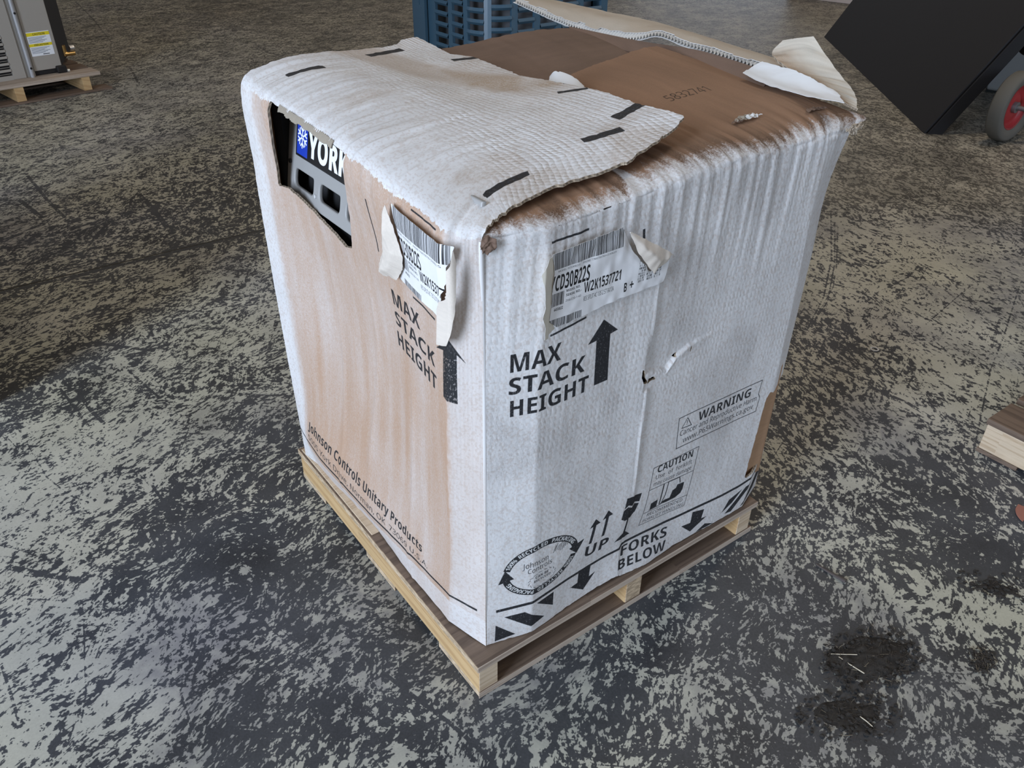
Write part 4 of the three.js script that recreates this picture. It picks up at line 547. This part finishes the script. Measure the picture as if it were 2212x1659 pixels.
// ------------------------------------------------------------------ grey condensing unit inside the carton, seen through the window
const greyPaint = new THREE.MeshPhysicalMaterial({ color: new THREE.Color().setRGB(0.34, 0.335, 0.325), roughness: 0.42, clearcoat: 0.2, clearcoatRoughness: 0.3 }), blackVoid = mat([0.012, 0.012, 0.013], 0.8), coilDark = mat([0.045, 0.045, 0.048], 0.6);
function slotPath(x, y, l, k) { const p = new THREE.Path(), r = Math.min(l, k) * 0.42; p.moveTo(x + r, y); p.lineTo(x + l - r, y); p.quadraticCurveTo(x + l, y, x + l, y + r); p.lineTo(x + l, y + k - r * 0.5); p.quadraticCurveTo(x + l, y + k, x + l - r * 0.5, y + k); p.lineTo(x + r, y + k); p.quadraticCurveTo(x, y + k, x, y + k - r); p.lineTo(x, y + r); p.quadraticCurveTo(x, y, x + r, y); return p; }
{
  const t = thing('condensing_unit', 'grey unit with a blue and black badge, seen through the window cut in the carton', 'air conditioner');
  put('body', rbox(0.075, 0.6, 0.075, 0.63, 0.1, 0.72, 0.03, 3), coilDark, t);
  put('top_cover', rbox(0.085, 0.6, 0.06, 0.63, 0.725, 0.862, 0.02, 3), greyPaint, t);
  put('side_guard', [box(0.040, 0.6, 0.648, 0.690, 0.1, 0.868), box(0.05, 0.075, 0.08, 0.648, 0.1, 0.70)], blackVoid, t);
  // leaning front plate: a runs from the far corner towards the viewer, b up the plate, c out of it
  const lean = 0.187, onto = (g, c0 = 0) => g.applyMatrix4(new THREE.Matrix4().makeBasis(new THREE.Vector3(0, 0, 1), new THREE.Vector3(lean, 1, 0).normalize(), new THREE.Vector3(-1, lean, 0).normalize()).setPosition(0.0366 - c0, 0.721, -0.645));
  const sh = new THREE.Shape(), w = 0.58, hg = 0.153, r = 0.014; sh.moveTo(r, 0); sh.lineTo(w - r, 0); sh.quadraticCurveTo(w, 0, w, r); sh.lineTo(w, hg); sh.lineTo(0, hg); sh.lineTo(0, r); sh.quadraticCurveTo(0, 0, r, 0);
  for (let i = 0; i < 5; i++) sh.holes.push(slotPath(0.026 + i * 0.1, 0.015, 0.082, 0.036));
  put('slotted_front', onto(new THREE.ExtrudeGeometry(sh, { depth: 0.002, bevelEnabled: true, bevelThickness: 0.003, bevelSize: 0.003, bevelSegments: 4, curveSegments: 8 })), greyPaint, t);
  put('slot_backing', onto(new THREE.BoxGeometry(0.56, 0.09, 0.004).translate(0.29, 0.05, -0.028)), blackVoid, t);
  const badge = put('badge', onto(new RoundedBoxGeometry(0.235, 0.062, 0.003, 2, 0.0014).translate(0.153, 0.103, 0.0065)), mat([0.012, 0.012, 0.014], 0.35), t); badge.userData.label = 'black badge with white lettering';
  const c = canvas(940, 240), g = c.getContext('2d'); g.fillStyle = '#101013'; g.fillRect(0, 0, 940, 240); g.fillStyle = '#1f3fae'; g.fillRect(14, 8, 172, 224);
  g.strokeStyle = '#f2f4fa'; g.lineWidth = 13; g.lineCap = 'round'; g.save(); g.translate(98, 100); for (let i = 0; i < 6; i++) { g.rotate(Math.PI / 3); g.beginPath(); g.moveTo(0, 12); g.lineTo(0, 76); g.moveTo(-26, 64); g.lineTo(0, 42); g.lineTo(26, 64); g.stroke(); } g.restore();
  g.fillStyle = '#f6f8fb'; g.font = 'bold 238px sans-serif'; g.save(); g.translate(206, 206); g.scale(590 / g.measureText('YORK').width, 1); g.fillText('YORK', 0, 0); g.restore(); g.lineWidth = 9; g.strokeStyle = '#f6f8fb'; g.save(); g.translate(206, 206); g.scale(590 / g.measureText('YORK').width, 1); g.strokeText('YORK', 0, 0); g.restore();
  put('badge_print', onto(new THREE.BoxGeometry(0.229, 0.056, 0.0006).translate(0.153, 0.103, 0.0083)), new THREE.MeshStandardMaterial({ map: texOf(c), roughness: 0.35 }), badge);
  put('screw', onto(cyl(0.004, 0.003, new THREE.Vector3(0.012, 0.055, 0.007), 'z', 14)), blackVoid, t);
  put('screw', onto(cyl(0.003, 0.003, new THREE.Vector3(0.118, 0.022, 0.006), 'z', 14)), mat([0.6, 0.6, 0.6], 0.4), t);
}

// ------------------------------------------------------------------ blue condenser behind the carton
{
  const paint = new THREE.MeshPhysicalMaterial({ color: new THREE.Color().setRGB(0.040, 0.088, 0.130), roughness: 0.38, clearcoat: 0.3, clearcoatRoughness: 0.3 }), coil = mat([0.20, 0.21, 0.23], 0.45, { metalness: 0.6 });
  const t = thing('blue_condenser', 'dark blue outdoor condenser with rows of louvre slots, standing close behind the carton', 'air conditioner', V(1.405, 2.0, 0));
  // plan path of the guard: from the far left edge along the left face, round the near corner, along the right face
  const R = 0.13, L1 = 0.44, L2 = 0.615, A1 = L1 - R, Q = Math.PI / 2 * R, A2 = L2 - R, LEN = A1 + Q + A2;
  const at = (u, h, out = 0) => { if (u < A1) return V(-out, L1 - u, h); if (u < A1 + Q) { const a = (u - A1) / R; return V(R - (R + out) * Math.cos(a), R - (R + out) * Math.sin(a), h); } return V(R + (u - A1 - Q), -out, h); };
  const panel = (u0, u1, h0, h1, th = 0.012, n = Math.max(1, Math.ceil((u1 - u0) / 0.03))) => { const P = [], I = []; for (let i = 0; i <= n; i++) { const u = mix(u0, u1, i / n); for (const [h, o] of [[h0, 0], [h1, 0], [h1, -th], [h0, -th]]) { const p = at(u, h, o); P.push(p.x, p.y, p.z); } if (i) for (let k = 0; k < 4; k++) { const a = (i - 1) * 4 + k, b = (i - 1) * 4 + (k + 1) % 4, c = i * 4 + k, d = i * 4 + (k + 1) % 4; I.push(a, c, b, b, c, d); } }
    I.push(0, 1, 2, 0, 2, 3); const e = n * 4; I.push(e, e + 2, e + 1, e, e + 3, e + 2); const g = new THREE.BufferGeometry(); g.setAttribute('position', new THREE.Float32BufferAttribute(P, 3)); g.setIndex(I); const f = g.toNonIndexed(); f.computeVertexNormals(); f.setAttribute('uv', new THREE.Float32BufferAttribute(new Array(f.attributes.position.count * 2).fill(0), 2)); return f; };
  const cols = 8, pitch = (LEN - 0.11) / cols, rows = 12, rp = 0.041, b0 = 0.46, bw = 0.030;
  const guard = put('louvred_guard', [panel(0, 0.075, 0.05, 1.0), panel(LEN - 0.035, LEN, 0.05, 1.0), panel(0.075, LEN - 0.035, 0.05, b0), panel(0.075, LEN - 0.035, b0 + rows * rp, 1.0)], paint, t);
  for (let c = 0; c <= cols; c++) { const u = 0.075 + c * pitch; if (c && c < cols) put('guard_post', panel(u - bw / 2, u + bw / 2, b0, b0 + rows * rp), paint, guard); }
  for (let c = 0; c < cols; c++) for (let r = 0; r < rows; r++) { const u = 0.075 + c * pitch + (c ? bw / 2 : 0), v = 0.075 + (c + 1) * pitch - (c < cols - 1 ? bw / 2 : 0), h = b0 + r * rp + (c % 2 ? 0.014 : 0);
    const n = 5, P = [], I = []; for (let i = 0; i <= n; i++) { const q = mix(u, v, i / n); for (const [dh, o] of [[0, -0.004], [0.010, 0.006], [0.021, 0.000], [0.012, -0.009]]) { const p = at(q, h + dh, o); P.push(p.x, p.y, p.z); } if (i) for (let k = 0; k < 4; k++) { const a = (i - 1) * 4 + k, b = (i - 1) * 4 + (k + 1) % 4; I.push(a, a + 4, b, b, a + 4, b + 4); } }
    const g = new THREE.BufferGeometry(); g.setAttribute('position', new THREE.Float32BufferAttribute(P, 3)); g.setIndex(I); const f = g.toNonIndexed(); f.computeVertexNormals(); put('louvre', f, paint, guard); }
  put('coil', [box(0.07, L2 - 0.03, 0.07, L1 + 0.12, 0.05, 0.98)], coil, t);
  put('rear_panel', [box(0.02, L2, L1 + 0.13, L1 + 0.145, 0.05, 1.0), box(L2 - 0.012, L2, 0.02, L1 + 0.14, 0.05, 1.0)], paint, t);
  put('edge_flange', [box(-0.012, 0.01, L1 - 0.015, L1 + 0.075, 0.04, 1.0), box(-0.020, -0.008, L1 - 0.022, L1 - 0.008, 0.04, 1.0)], paint, t);
  { const s = new THREE.Shape(); s.moveTo(0, 0); s.lineTo(0.16, 0.055); s.lineTo(0.16, 0.32); s.lineTo(0, 0.32); s.closePath(); put('service_panel', new THREE.ExtrudeGeometry(s, { depth: 0.02, bevelEnabled: false }).rotateY(Math.PI / 2).translate(-0.014, 0.690, -(L1 + 0.03)), paint, t); }
  put('top_cap', rbox(-0.03, L2 + 0.03, -0.03, L1 + 0.16, 1.0, 1.06, 0.02, 3), paint, t);
  put('base_pan', rbox(-0.02, L2 + 0.02, -0.02, L1 + 0.15, 0, 0.05, 0.01, 2), paint, t);
}
// ------------------------------------------------------------------ tan condenser on its own pallet, far left
{
  const turn = Math.atan2(0.101, 0.576), P0 = V(0.528, 4.766, 0);
  const p = thing('shipping_pallet', 'weathered brown pallet under the tan condenser at the far left', 'pallet', P0, turn);
  for (const [y0, y1] of [[0, 0.13], [0.17, 0.28], [0.32, 0.43], [0.47, 0.58], [0.62, 0.75]]) put('deck_board', board(-1.0, 0, y0, y1, 0.088, 0.108), y0 ? brownWood : greyWood, p);
  for (const [a, b] of [[-0.112, -0.066], [-0.485, -0.435], [-0.98, -0.935]]) put('stringer', board(a, b, 0.005, 0.745, 0.012, 0.088, 'y'), pine, p);
  for (const [y0, y1] of [[0.0, 0.10], [0.32, 0.43], [0.65, 0.75]]) put('bottom_board', board(-1.0, 0.045, y0 - 0.012, y1, 0.001, 0.012), brownWood, p);
  const t = thing('tan_condenser', 'tan condenser with louvre slots and a yellow and white sticker, far left', 'air conditioner', P0.clone().add(new THREE.Vector3(0, 0.108, 0)), turn);
  const tan = new THREE.MeshPhysicalMaterial({ color: new THREE.Color().setRGB(0.36, 0.33, 0.29), roughness: 0.5, clearcoat: 0.15 }), steel = mat([0.45, 0.45, 0.46], 0.4, { metalness: 0.4 }), black = mat([0.009, 0.007, 0.007], 0.7), brass = mat([0.75, 0.5, 0.2], 0.3, { metalness: 0.9 });
  const h0 = 0.026;
  put('base_pan', rbox(-0.98, -0.165, 0.125, 0.66, 0, h0, 0.006, 2), black, t);
  put('control_panel', rbox(-0.318, -0.162, 0.118, 0.135, h0, 0.9, 0.004, 2), tan, t);
  put('end_side', rbox(0, 0.44, 0, 0.02, h0, 0.9, 0.004, 2).rotateY(1.08).translate(-0.163, 0, -0.135), black, t);
  put('rear_side', box(-0.98, -0.165, 0.60, 0.615, h0, 0.9), black, t);
  const lp = put('louvred_panel', [rbox(-0.437, -0.368, 0.112, 0.135, 0, 0.9, 0.003, 1), box(-0.98, -0.437, 0.113, 0.125, 0.265, 0.9), box(-0.98, -0.437, 0.113, 0.125, 0, 0.024)], tan, t);
  put('corner_post', [tube([V(-0.338, 0.108, 0), V(-0.338, 0.108, 0.9)], 0.013, 2, 14)], steel, t);
  put('corner_channel', [box(-0.365, -0.345, 0.122, 0.14, 0, 0.9), box(-0.33, -0.316, 0.122, 0.14, 0, 0.9)], tan, t);
  // louvres: dark openings with a formed lip in each
  put('dark_coil', box(-0.97, -0.437, 0.135, 0.14, 0.02, 0.27), black, t);
  for (let i = 0; i < 7; i++) { const h = 0.024 + i * 0.0345; put('louvre', [rbox(-0.98, -0.437, 0.108, 0.124, h + 0.0205, h + 0.0345, 0.004, 2), box(-0.98, -0.441, 0.114, 0.13, h + 0.008, h + 0.0095)], tan, lp); put('louvre_end', new THREE.CylinderGeometry(0.0105, 0.0105, 0.010, 12, 1, false, 0, Math.PI).rotateX(Math.PI / 2).rotateZ(0).translate(-0.437, h + 0.0102, -0.118), tan, lp).visible = true; }
  put('screw', [0.05, 0.75, 0.34].map((h, i) => cyl(0.006, 0.006, V(-0.338 + (i === 1 ? -0.02 : 0), 0.094, h), 'z', 10)), black, t);
  const c = canvas(420, 440), g = c.getContext('2d'); g.fillStyle = '#eceff3'; g.fillRect(0, 0, 420, 440); g.fillStyle = '#e6d21e'; g.fillRect(0, 14, 420, 62); g.fillRect(0, 216, 420, 52);
  g.fillStyle = '#20201c'; g.font = 'bold 50px sans-serif'; g.textAlign = 'center'; g.fillText('⚠ CAUTION', 210, 64); g.font = 'bold 42px sans-serif'; g.fillText('⚠ PRÉCAUTION', 210, 257); g.fillStyle = '#737a88';
  for (let i = 0; i < 6; i++) { g.fillRect(20, 96 + i * 19, 330 - (i % 3) * 40, 8); g.fillRect(20, 288 + i * 19, 340 - (i % 3) * 50, 8); } g.fillStyle = '#2a2c33'; g.fillRect(210, 408, 120, 14);
  put('caution_sticker', box(-0.307, -0.182, 0.1168, 0.1178, 0.105, 0.233), [tan, tan, tan, tan, new THREE.MeshStandardMaterial({ map: texOf(c), roughness: 0.4 }), tan], t);
  put('pipe', [tube([V(-0.15, 0.36, 0.06), V(-0.10, 0.35, 0.065), V(-0.05, 0.33, 0.06)], 0.011, 12, 10)], brass, t);
  put('service_valve', [cyl(0.017, 0.06, V(-0.06, 0.33, 0.075), 'y', 14), cyl(0.012, 0.06, V(-0.03, 0.32, 0.055), 'x', 12), cyl(0.015, 0.05, V(-0.085, 0.4, 0.13), 'y', 12), tube([V(-0.15, 0.42, 0.12), V(-0.08, 0.4, 0.11)], 0.009, 6, 10)], brass, t);
  put('valve_cap', [cyl(0.016, 0.026, V(-0.012, 0.32, 0.085), 'x', 14)], mat([0.8, 0.8, 0.82], 0.3, { metalness: 0.8 }), t);
  put('foot', [rbox(-0.20, -0.145, 0.095, 0.15, 0, 0.04, 0.008, 2)], black, t); put('foot_bolt', cyl(0.009, 0.012, V(-0.142, 0.092, 0.010), 'x', 10), mat([0.8, 0.82, 0.8], 0.3, { metalness: 0.8 }), t);
}
// ------------------------------------------------------------------ black board on a wheeled cart, far right
{
  const B = new THREE.Vector3(3.845, 0, -1.454), e = new THREE.Vector3(0.6833, 0, -0.7301), perp = new THREE.Vector3(0.7301, 0, 0.6833), th = 60 * Math.PI / 180, d = perp.clone().multiplyScalar(Math.cos(th)).add(new THREE.Vector3(0, Math.sin(th), 0)), n = new THREE.Vector3().crossVectors(e, d).normalize();
  const basis = new THREE.Matrix4().makeBasis(e, d, n).setPosition(B);                            // a along the foot, b up the board, c off its face
  const skin = mat([0.011, 0.0105, 0.013], 0.7, { }), side = mat([0.005, 0.0045, 0.006], 0.7), metal = mat([0.25, 0.25, 0.26], 0.45, { metalness: 0.5 });
  const sgn = n.dot(new THREE.Vector3(-0.7, 0.3, 0.4)) > 0 ? -1 : 1;
  const t = thing('black_board', 'large matt black board tilted on its edge beyond the right end of the carton', 'board');
  put('face_sheet', new RoundedBoxGeometry(2.66, 1.5, 0.012, 2, 0.003).translate(1.33, 0.75, sgn * 0.006).applyMatrix4(basis), skin, t);
  put('core', new RoundedBoxGeometry(2.62, 1.5, 0.066, 2, 0.004).translate(1.300, 0.752, sgn * 0.047).applyMatrix4(basis), side, t);
  const w = thing('wheeled_cart', 'cart with a grey tyred red wheel standing behind the black board at the right edge', 'cart', V(4.03, 1.15, 0));
  const tyre = mat([0.13, 0.125, 0.11], 0.85), red = mat([0.42, 0.035, 0.04], 0.4), blk = mat([0.015, 0.014, 0.015], 0.6);
  const wheel = new THREE.Group(); wheel.name = 'wheel'; wheel.position.set(0.02, 0.175, 0); wheel.scale.set(0.84, 0.84, 0.8); wheel.rotation.z = -0.12; w.add(wheel);
  const prof = [[0.125, -0.03], [0.15, -0.042], [0.185, -0.05], [0.2, -0.035], [0.205, 0], [0.2, 0.035], [0.185, 0.05], [0.15, 0.042], [0.125, 0.03]].map(([r, z]) => new THREE.Vector2(r, z));
  put('tyre', new THREE.LatheGeometry(prof, 48).rotateX(Math.PI / 2), tyre, wheel);
  put('rim', [new THREE.LatheGeometry([[0.03, 0.012], [0.06, 0.018], [0.09, 0.0], [0.118, 0.006], [0.128, 0.034], [0.132, 0.034], [0.132, -0.034], [0.118, -0.02], [0.03, -0.015], [0.03, 0.012]].map(([r, z]) => new THREE.Vector2(r, z)), 40).rotateX(Math.PI / 2)], red, wheel);
  put('hub', [cyl(0.032, 0.03, new THREE.Vector3(0, 0, 0.02), 'z', 20), cyl(0.014, 0.09, new THREE.Vector3(0, 0, 0.05), 'z', 6)], metal, wheel);
  put('frame', [tube([new THREE.Vector3(0.02, 0.175, 0.07), new THREE.Vector3(0.12, 0.20, 0.10), new THREE.Vector3(0.4, 0.24, 0.12), new THREE.Vector3(0.78, 0.28, 0.1)], 0.02, 20, 10), tube([new THREE.Vector3(0.74, 0.28, 0.14), new THREE.Vector3(0.75, 0.6, 0.2), new THREE.Vector3(0.75, 0.9, 0.25)], 0.02, 20, 10)], metal, w);
  put('bumper', new RoundedBoxGeometry(0.34, 0.30, 0.16, 6, 0.075).translate(0.36, 0.52, -0.10), blk, w);
  const a = thing('white_appliance', 'plain white appliance standing behind the black board and the red wheel', 'appliance', V(5.0, 1.69, 0), -1.35);
  const enamel = new THREE.MeshPhysicalMaterial({ color: new THREE.Color().setRGB(0.62, 0.66, 0.68), roughness: 0.35, clearcoat: 0.4 });
  put('cabinet', rbox(-0.05, 0.85, 0.01, 0.6, 0.012, 0.72, 0.02, 3), enamel, a); put('plinth', box(-0.04, 0.84, 0.02, 0.59, 0, 0.014), mat([0.05, 0.06, 0.06], 0.6), a); put('lid', rbox(-0.06, 0.86, 0, 0.61, 0.725, 0.75, 0.01, 2), enamel, a);
  const k = thing('white_crate', 'low white crate far off at the top edge, left of the black board', 'crate', V(7.29, 4.4, 0), -1.36);
  put('crate_side', rbox(-0.55, 0.35, 0, 0.03, 0.03, 0.6, 0.006, 2), mat([0.55, 0.48, 0.47], 0.7), k); put('crate_foot', rbox(-0.55, 0.35, -0.012, 0.02, 0, 0.05, 0.006, 2), mat([0.6, 0.52, 0.5], 0.7), k); put('crate_back', box(-0.55, 0.35, 0.5, 0.53, 0, 0.6), mat([0.5, 0.45, 0.43], 0.7), k); put('crate_end', [box(-0.55, -0.52, 0.03, 0.5, 0, 0.6), box(0.32, 0.35, 0.03, 0.5, 0, 0.6)], mat([0.5, 0.45, 0.43], 0.7), k);
}
// ------------------------------------------------------------------ pallet at the right edge with a covered machine on it
{
  const turn = 0.86;                                        // its front runs to the lower right
  const at = V(1.404, -0.139, 0), t = thing('pine_pallet', 'fresh pine pallet corner cut off by the right edge of the picture', 'pallet', at, 0);
  const u = new THREE.Vector3(-0.001, 0, 0);
  put('deck_board', board(-0.005, 0.11, -0.75, 0.0, 0.085, 0.1005, 'y'), brownWood, t);
  for (const [a, b] of [[0.14, 0.24], [0.28, 0.38], [0.42, 0.52]]) put('deck_board', board(a, b, -0.75, 0, 0.085, 0.1005, 'y'), brownWood, t);
  put('stringer', board(0, 0.04, -0.745, -0.003, 0.012, 0.0845, 'y'), pale, t); put('stringer', board(0.45, 0.49, -0.745, -0.003, 0.012, 0.0845, 'y'), pale, t);
  for (const [a, b] of [[-0.10, 0], [-0.43, -0.33], [-0.75, -0.65]]) put('bottom_board', board(-0.002, 0.52, a, b, 0.0005, 0.012), brownWood, t);
  const m = thing('dark_machine', 'dark machine with a blue foot on the pine pallet at the right edge', 'machine', at, 0);
  put('casing', rbox(0.13, 0.5, -0.7, -0.06, 0.13, 0.75, 0.02, 3), mat([0.05, 0.045, 0.045], 0.5), m); put('foot', [rbox(0.125, 0.17, -0.11, -0.05, 0.1008, 0.13, 0.008, 2), rbox(0.44, 0.49, -0.68, -0.6, 0.1008, 0.13, 0.008, 2)], mat([0.05, 0.12, 0.35], 0.25, { metalness: 0.3 }), m);
}
// tall white cabinet whose edge just shows at the left of the picture, and whose shade falls across the floor
{
  const t = thing('white_cabinet', 'white cabinet whose lower edge just shows at the left border of the picture', 'cabinet', V(-0.53, 1.475, 0));
  const enamel = mat([0.62, 0.63, 0.62], 0.5);
  put('body', rbox(-0.75, 0, 0, 0.72, 0.02, 0.98, 0.01, 2), enamel, t); put('plinth', box(-0.74, -0.006, 0.006, 0.714, 0, 0.022), enamel, t); put('door', rbox(-0.73, -0.02, -0.014, 0.002, 0.04, 0.96, 0.006, 2), enamel, t); put('handle', tube([V(-0.08, -0.02, 0.5), V(-0.08, -0.05, 0.52), V(-0.08, -0.05, 0.66), V(-0.08, -0.02, 0.68)], 0.008, 16, 8), mat([0.4, 0.4, 0.4], 0.3, { metalness: 0.8 }), t);
}

// ------------------------------------------------------------------ litter on the floor
{
  const dirt = new THREE.MeshStandardMaterial({ map: texOf(fillPixels(256, 256, (x, y, o) => { const a = fbm(x / 12, y / 12, 4), b = noise(x / 1.5, y / 1.5), v = 0.25 + 1.1 * a * (0.4 + b); o[0] = 0.040 * v; o[1] = 0.034 * v; o[2] = 0.028 * v; }), true, true), roughness: 0.95 });
  const fibre = [mat([0.055, 0.043, 0.032], 0.95), mat([0.20, 0.165, 0.115], 0.9)];
  // a heap: low mound, crumbs and shreds of bark and straw
  const heap = (name, label, cx, cy, rx, ry, turn, high, nc, nf) => {
    const P = [], I = [], n = 44, U = []; for (let j = 0; j <= n; j++) for (let i = 0; i <= n; i++) { const a = i / n * 2 - 1, b = j / n * 2 - 1, r = Math.hypot(a, b), e = 1 - smooth(0.30, 0.85, r + 0.55 * (fbm(a * 3 + cx * 50, b * 3, 3) - 0.5)), x = cx + rx * (a * Math.cos(turn) - b * Math.sin(turn) * ry / rx), y = cy + rx * a * Math.sin(turn) + ry * b * Math.cos(turn); P.push(x, e * high * (0.35 + 1.1 * fbm(a * 9, b * 9, 3)) - 0.0012, -y); U.push(x * 6, y * 6); }
    for (let j = 0; j < n; j++) for (let i = 0; i < n; i++) { const k = j * (n + 1) + i; if (Math.max(P[k * 3 + 1], P[(k + n + 2) * 3 + 1]) > 0.0002) I.push(k, k + 1, k + n + 2, k, k + n + 2, k + n + 1); }
    const g = new THREE.BufferGeometry(); g.setAttribute('position', new THREE.Float32BufferAttribute(P, 3)); g.setAttribute('uv', new THREE.Float32BufferAttribute(U, 2)); g.setIndex(I); g.computeVertexNormals();
    const o = new THREE.Group(); o.name = numbered(name); scene.add(o); tag(o, label, 'dirt'); o.userData.kind = 'stuff'; put('mound', g, dirt, o);
    const spot = () => { const r = Math.pow(rnd(), 0.7) * 1.05, a = rnd() * 6.283; const p = r * Math.cos(a), q = r * Math.sin(a); return [cx + rx * p * Math.cos(turn) - ry * q * Math.sin(turn), cy + rx * p * Math.sin(turn) + ry * q * Math.cos(turn)]; };
    const crumbs = []; for (let i = 0; i < nc; i++) { const [x, y] = spot(), s = rr(0.0012, 0.0045); crumbs.push(new THREE.DodecahedronGeometry(s, 0).scale(rr(0.6, 1.6), rr(0.4, 0.9), 1).rotateY(rnd() * 6).translate(x, s * 0.5 + rr(0, high * 0.5), -y)); }
    put('crumbs', crumbs, dirt, o);
    for (let m = 0; m < 2; m++) { if (!nf[m]) continue; const F = []; for (let i = 0; i < nf[m]; i++) { const [x, y] = spot(), l = m ? rr(0.004, 0.016) : rr(0.003, 0.012), w = rr(0.0003, 0.001); F.push(new THREE.BoxGeometry(l, w * 0.6, w).rotateZ(rr(-0.25, 0.25)).rotateY((rnd() < 0.7 ? turn : 0) + rr(-0.9, 0.9)).translate(x, 0.002 + rr(0, high), -y)); } put(m ? 'straw_shreds' : 'bark_shreds', F, fibre[m], o); }
  };
  heap('dirt_heap', 'dark heap of dirt and bark shreds on the floor at the lower right', 0.635, -0.352, 0.105, 0.062, -0.25, 0.011, 260, [420, 26]);
  heap('dirt_patch', 'thin trail of dirt and shreds below the heap at the lower right', 0.50, -0.40, 0.09, 0.05, -0.5, 0.004, 160, [160, 12]);
  heap('bark_patch', 'small yellowish patch of bark dust to the right of the dirt heap', 0.80, -0.475, 0.035, 0.022, 0.4, 0.003, 60, [80, 30]);
  heap('floor_sweepings', 'blackish dust patch on the floor by the right edge', 1.0, -0.40, 0.08, 0.04, -0.9, 0.002, 60, [60, 0]);
  const straw = mat([0.62, 0.55, 0.42], 0.7);
  tag(put('straw_stalk', tube([V(0.5856, -0.318, 0.006), V(0.586, -0.343, 0.0085), V(0.587, -0.3684, 0.012)], 0.0011, 10, 6), straw, scene), 'longest pale straw lying on the left side of the dirt heap', 'straw');
  tag(put('straw_stalk', tube([V(0.581, -0.3045, 0.004), V(0.597, -0.32, 0.007), V(0.614, -0.336, 0.010)], 0.0008, 10, 6), straw, scene), 'thin pale straw just above the longest straw on the dirt heap', 'straw');
  tag(put('straw_stalk', tube([V(0.5106, -0.4135, 0.004), V(0.511, -0.425, 0.005), V(0.512, -0.437, 0.003)], 0.001, 8, 6), straw, scene), 'short pale straw on its own below the dirt heap', 'straw');
  // curled splinter of bark
  { const g = new THREE.CylinderGeometry(0.006, 0.002, 0.066, 10, 8, false).rotateX(Math.PI / 2), p = g.attributes.position; for (let i = 0; i < p.count; i++) { const z = p.getZ(i); p.setY(i, p.getY(i) * 0.55 + 0.004 * (z / 0.033) ** 2 * 0.4 + 0.0008 * (noise(z * 300, p.getX(i) * 500) - 0.5)); } g.computeVertexNormals(); tag(put('bark_splinter', g.rotateY(0.15).translate(0.7535, 0.0035, 0.1805), mat([0.085, 0.07, 0.065], 0.8), scene), 'dark brown splinter of bark on the bare floor above the dirt heap', 'splinter'); }
  { const g = new THREE.TorusGeometry(0.0105, 0.0026, 8, 24).rotateX(Math.PI / 2).scale(1, 0.6, 1).translate(1.634, 0.0016, -0.295); tag(put('plastic_ring', g, new THREE.MeshPhysicalMaterial({ color: new THREE.Color().setRGB(0.62, 0.62, 0.62), roughness: 0.4 }), scene), 'small whitish plastic ring on the floor right of the carton', 'ring'); }
  { const s = new THREE.Shape(); s.moveTo(-0.03, 0); s.quadraticCurveTo(-0.012, 0.016, 0.012, 0.012); s.lineTo(0.03, 0.006); s.lineTo(0.026, -0.006); s.quadraticCurveTo(0, -0.014, -0.03, 0); const g = new THREE.ExtrudeGeometry(s, { depth: 0.0008, bevelEnabled: true, bevelSize: 0.0004, bevelThickness: 0.0004, bevelSegments: 1, curveSegments: 8 }).rotateX(-Math.PI / 2), p = g.attributes.position; for (let i = 0; i < p.count; i++) p.setY(i, p.getY(i) + 0.0012 + 5 * p.getZ(i) ** 2); g.computeVertexNormals(); tag(put('dry_leaf', g.rotateY(0.5).translate(1.262, 0.001, 0.322), mat([0.36, 0.15, 0.11], 0.8), scene), 'reddish dry leaf at the right border below the pine pallet', 'leaf'); }
}
renderer.render(scene, camera);
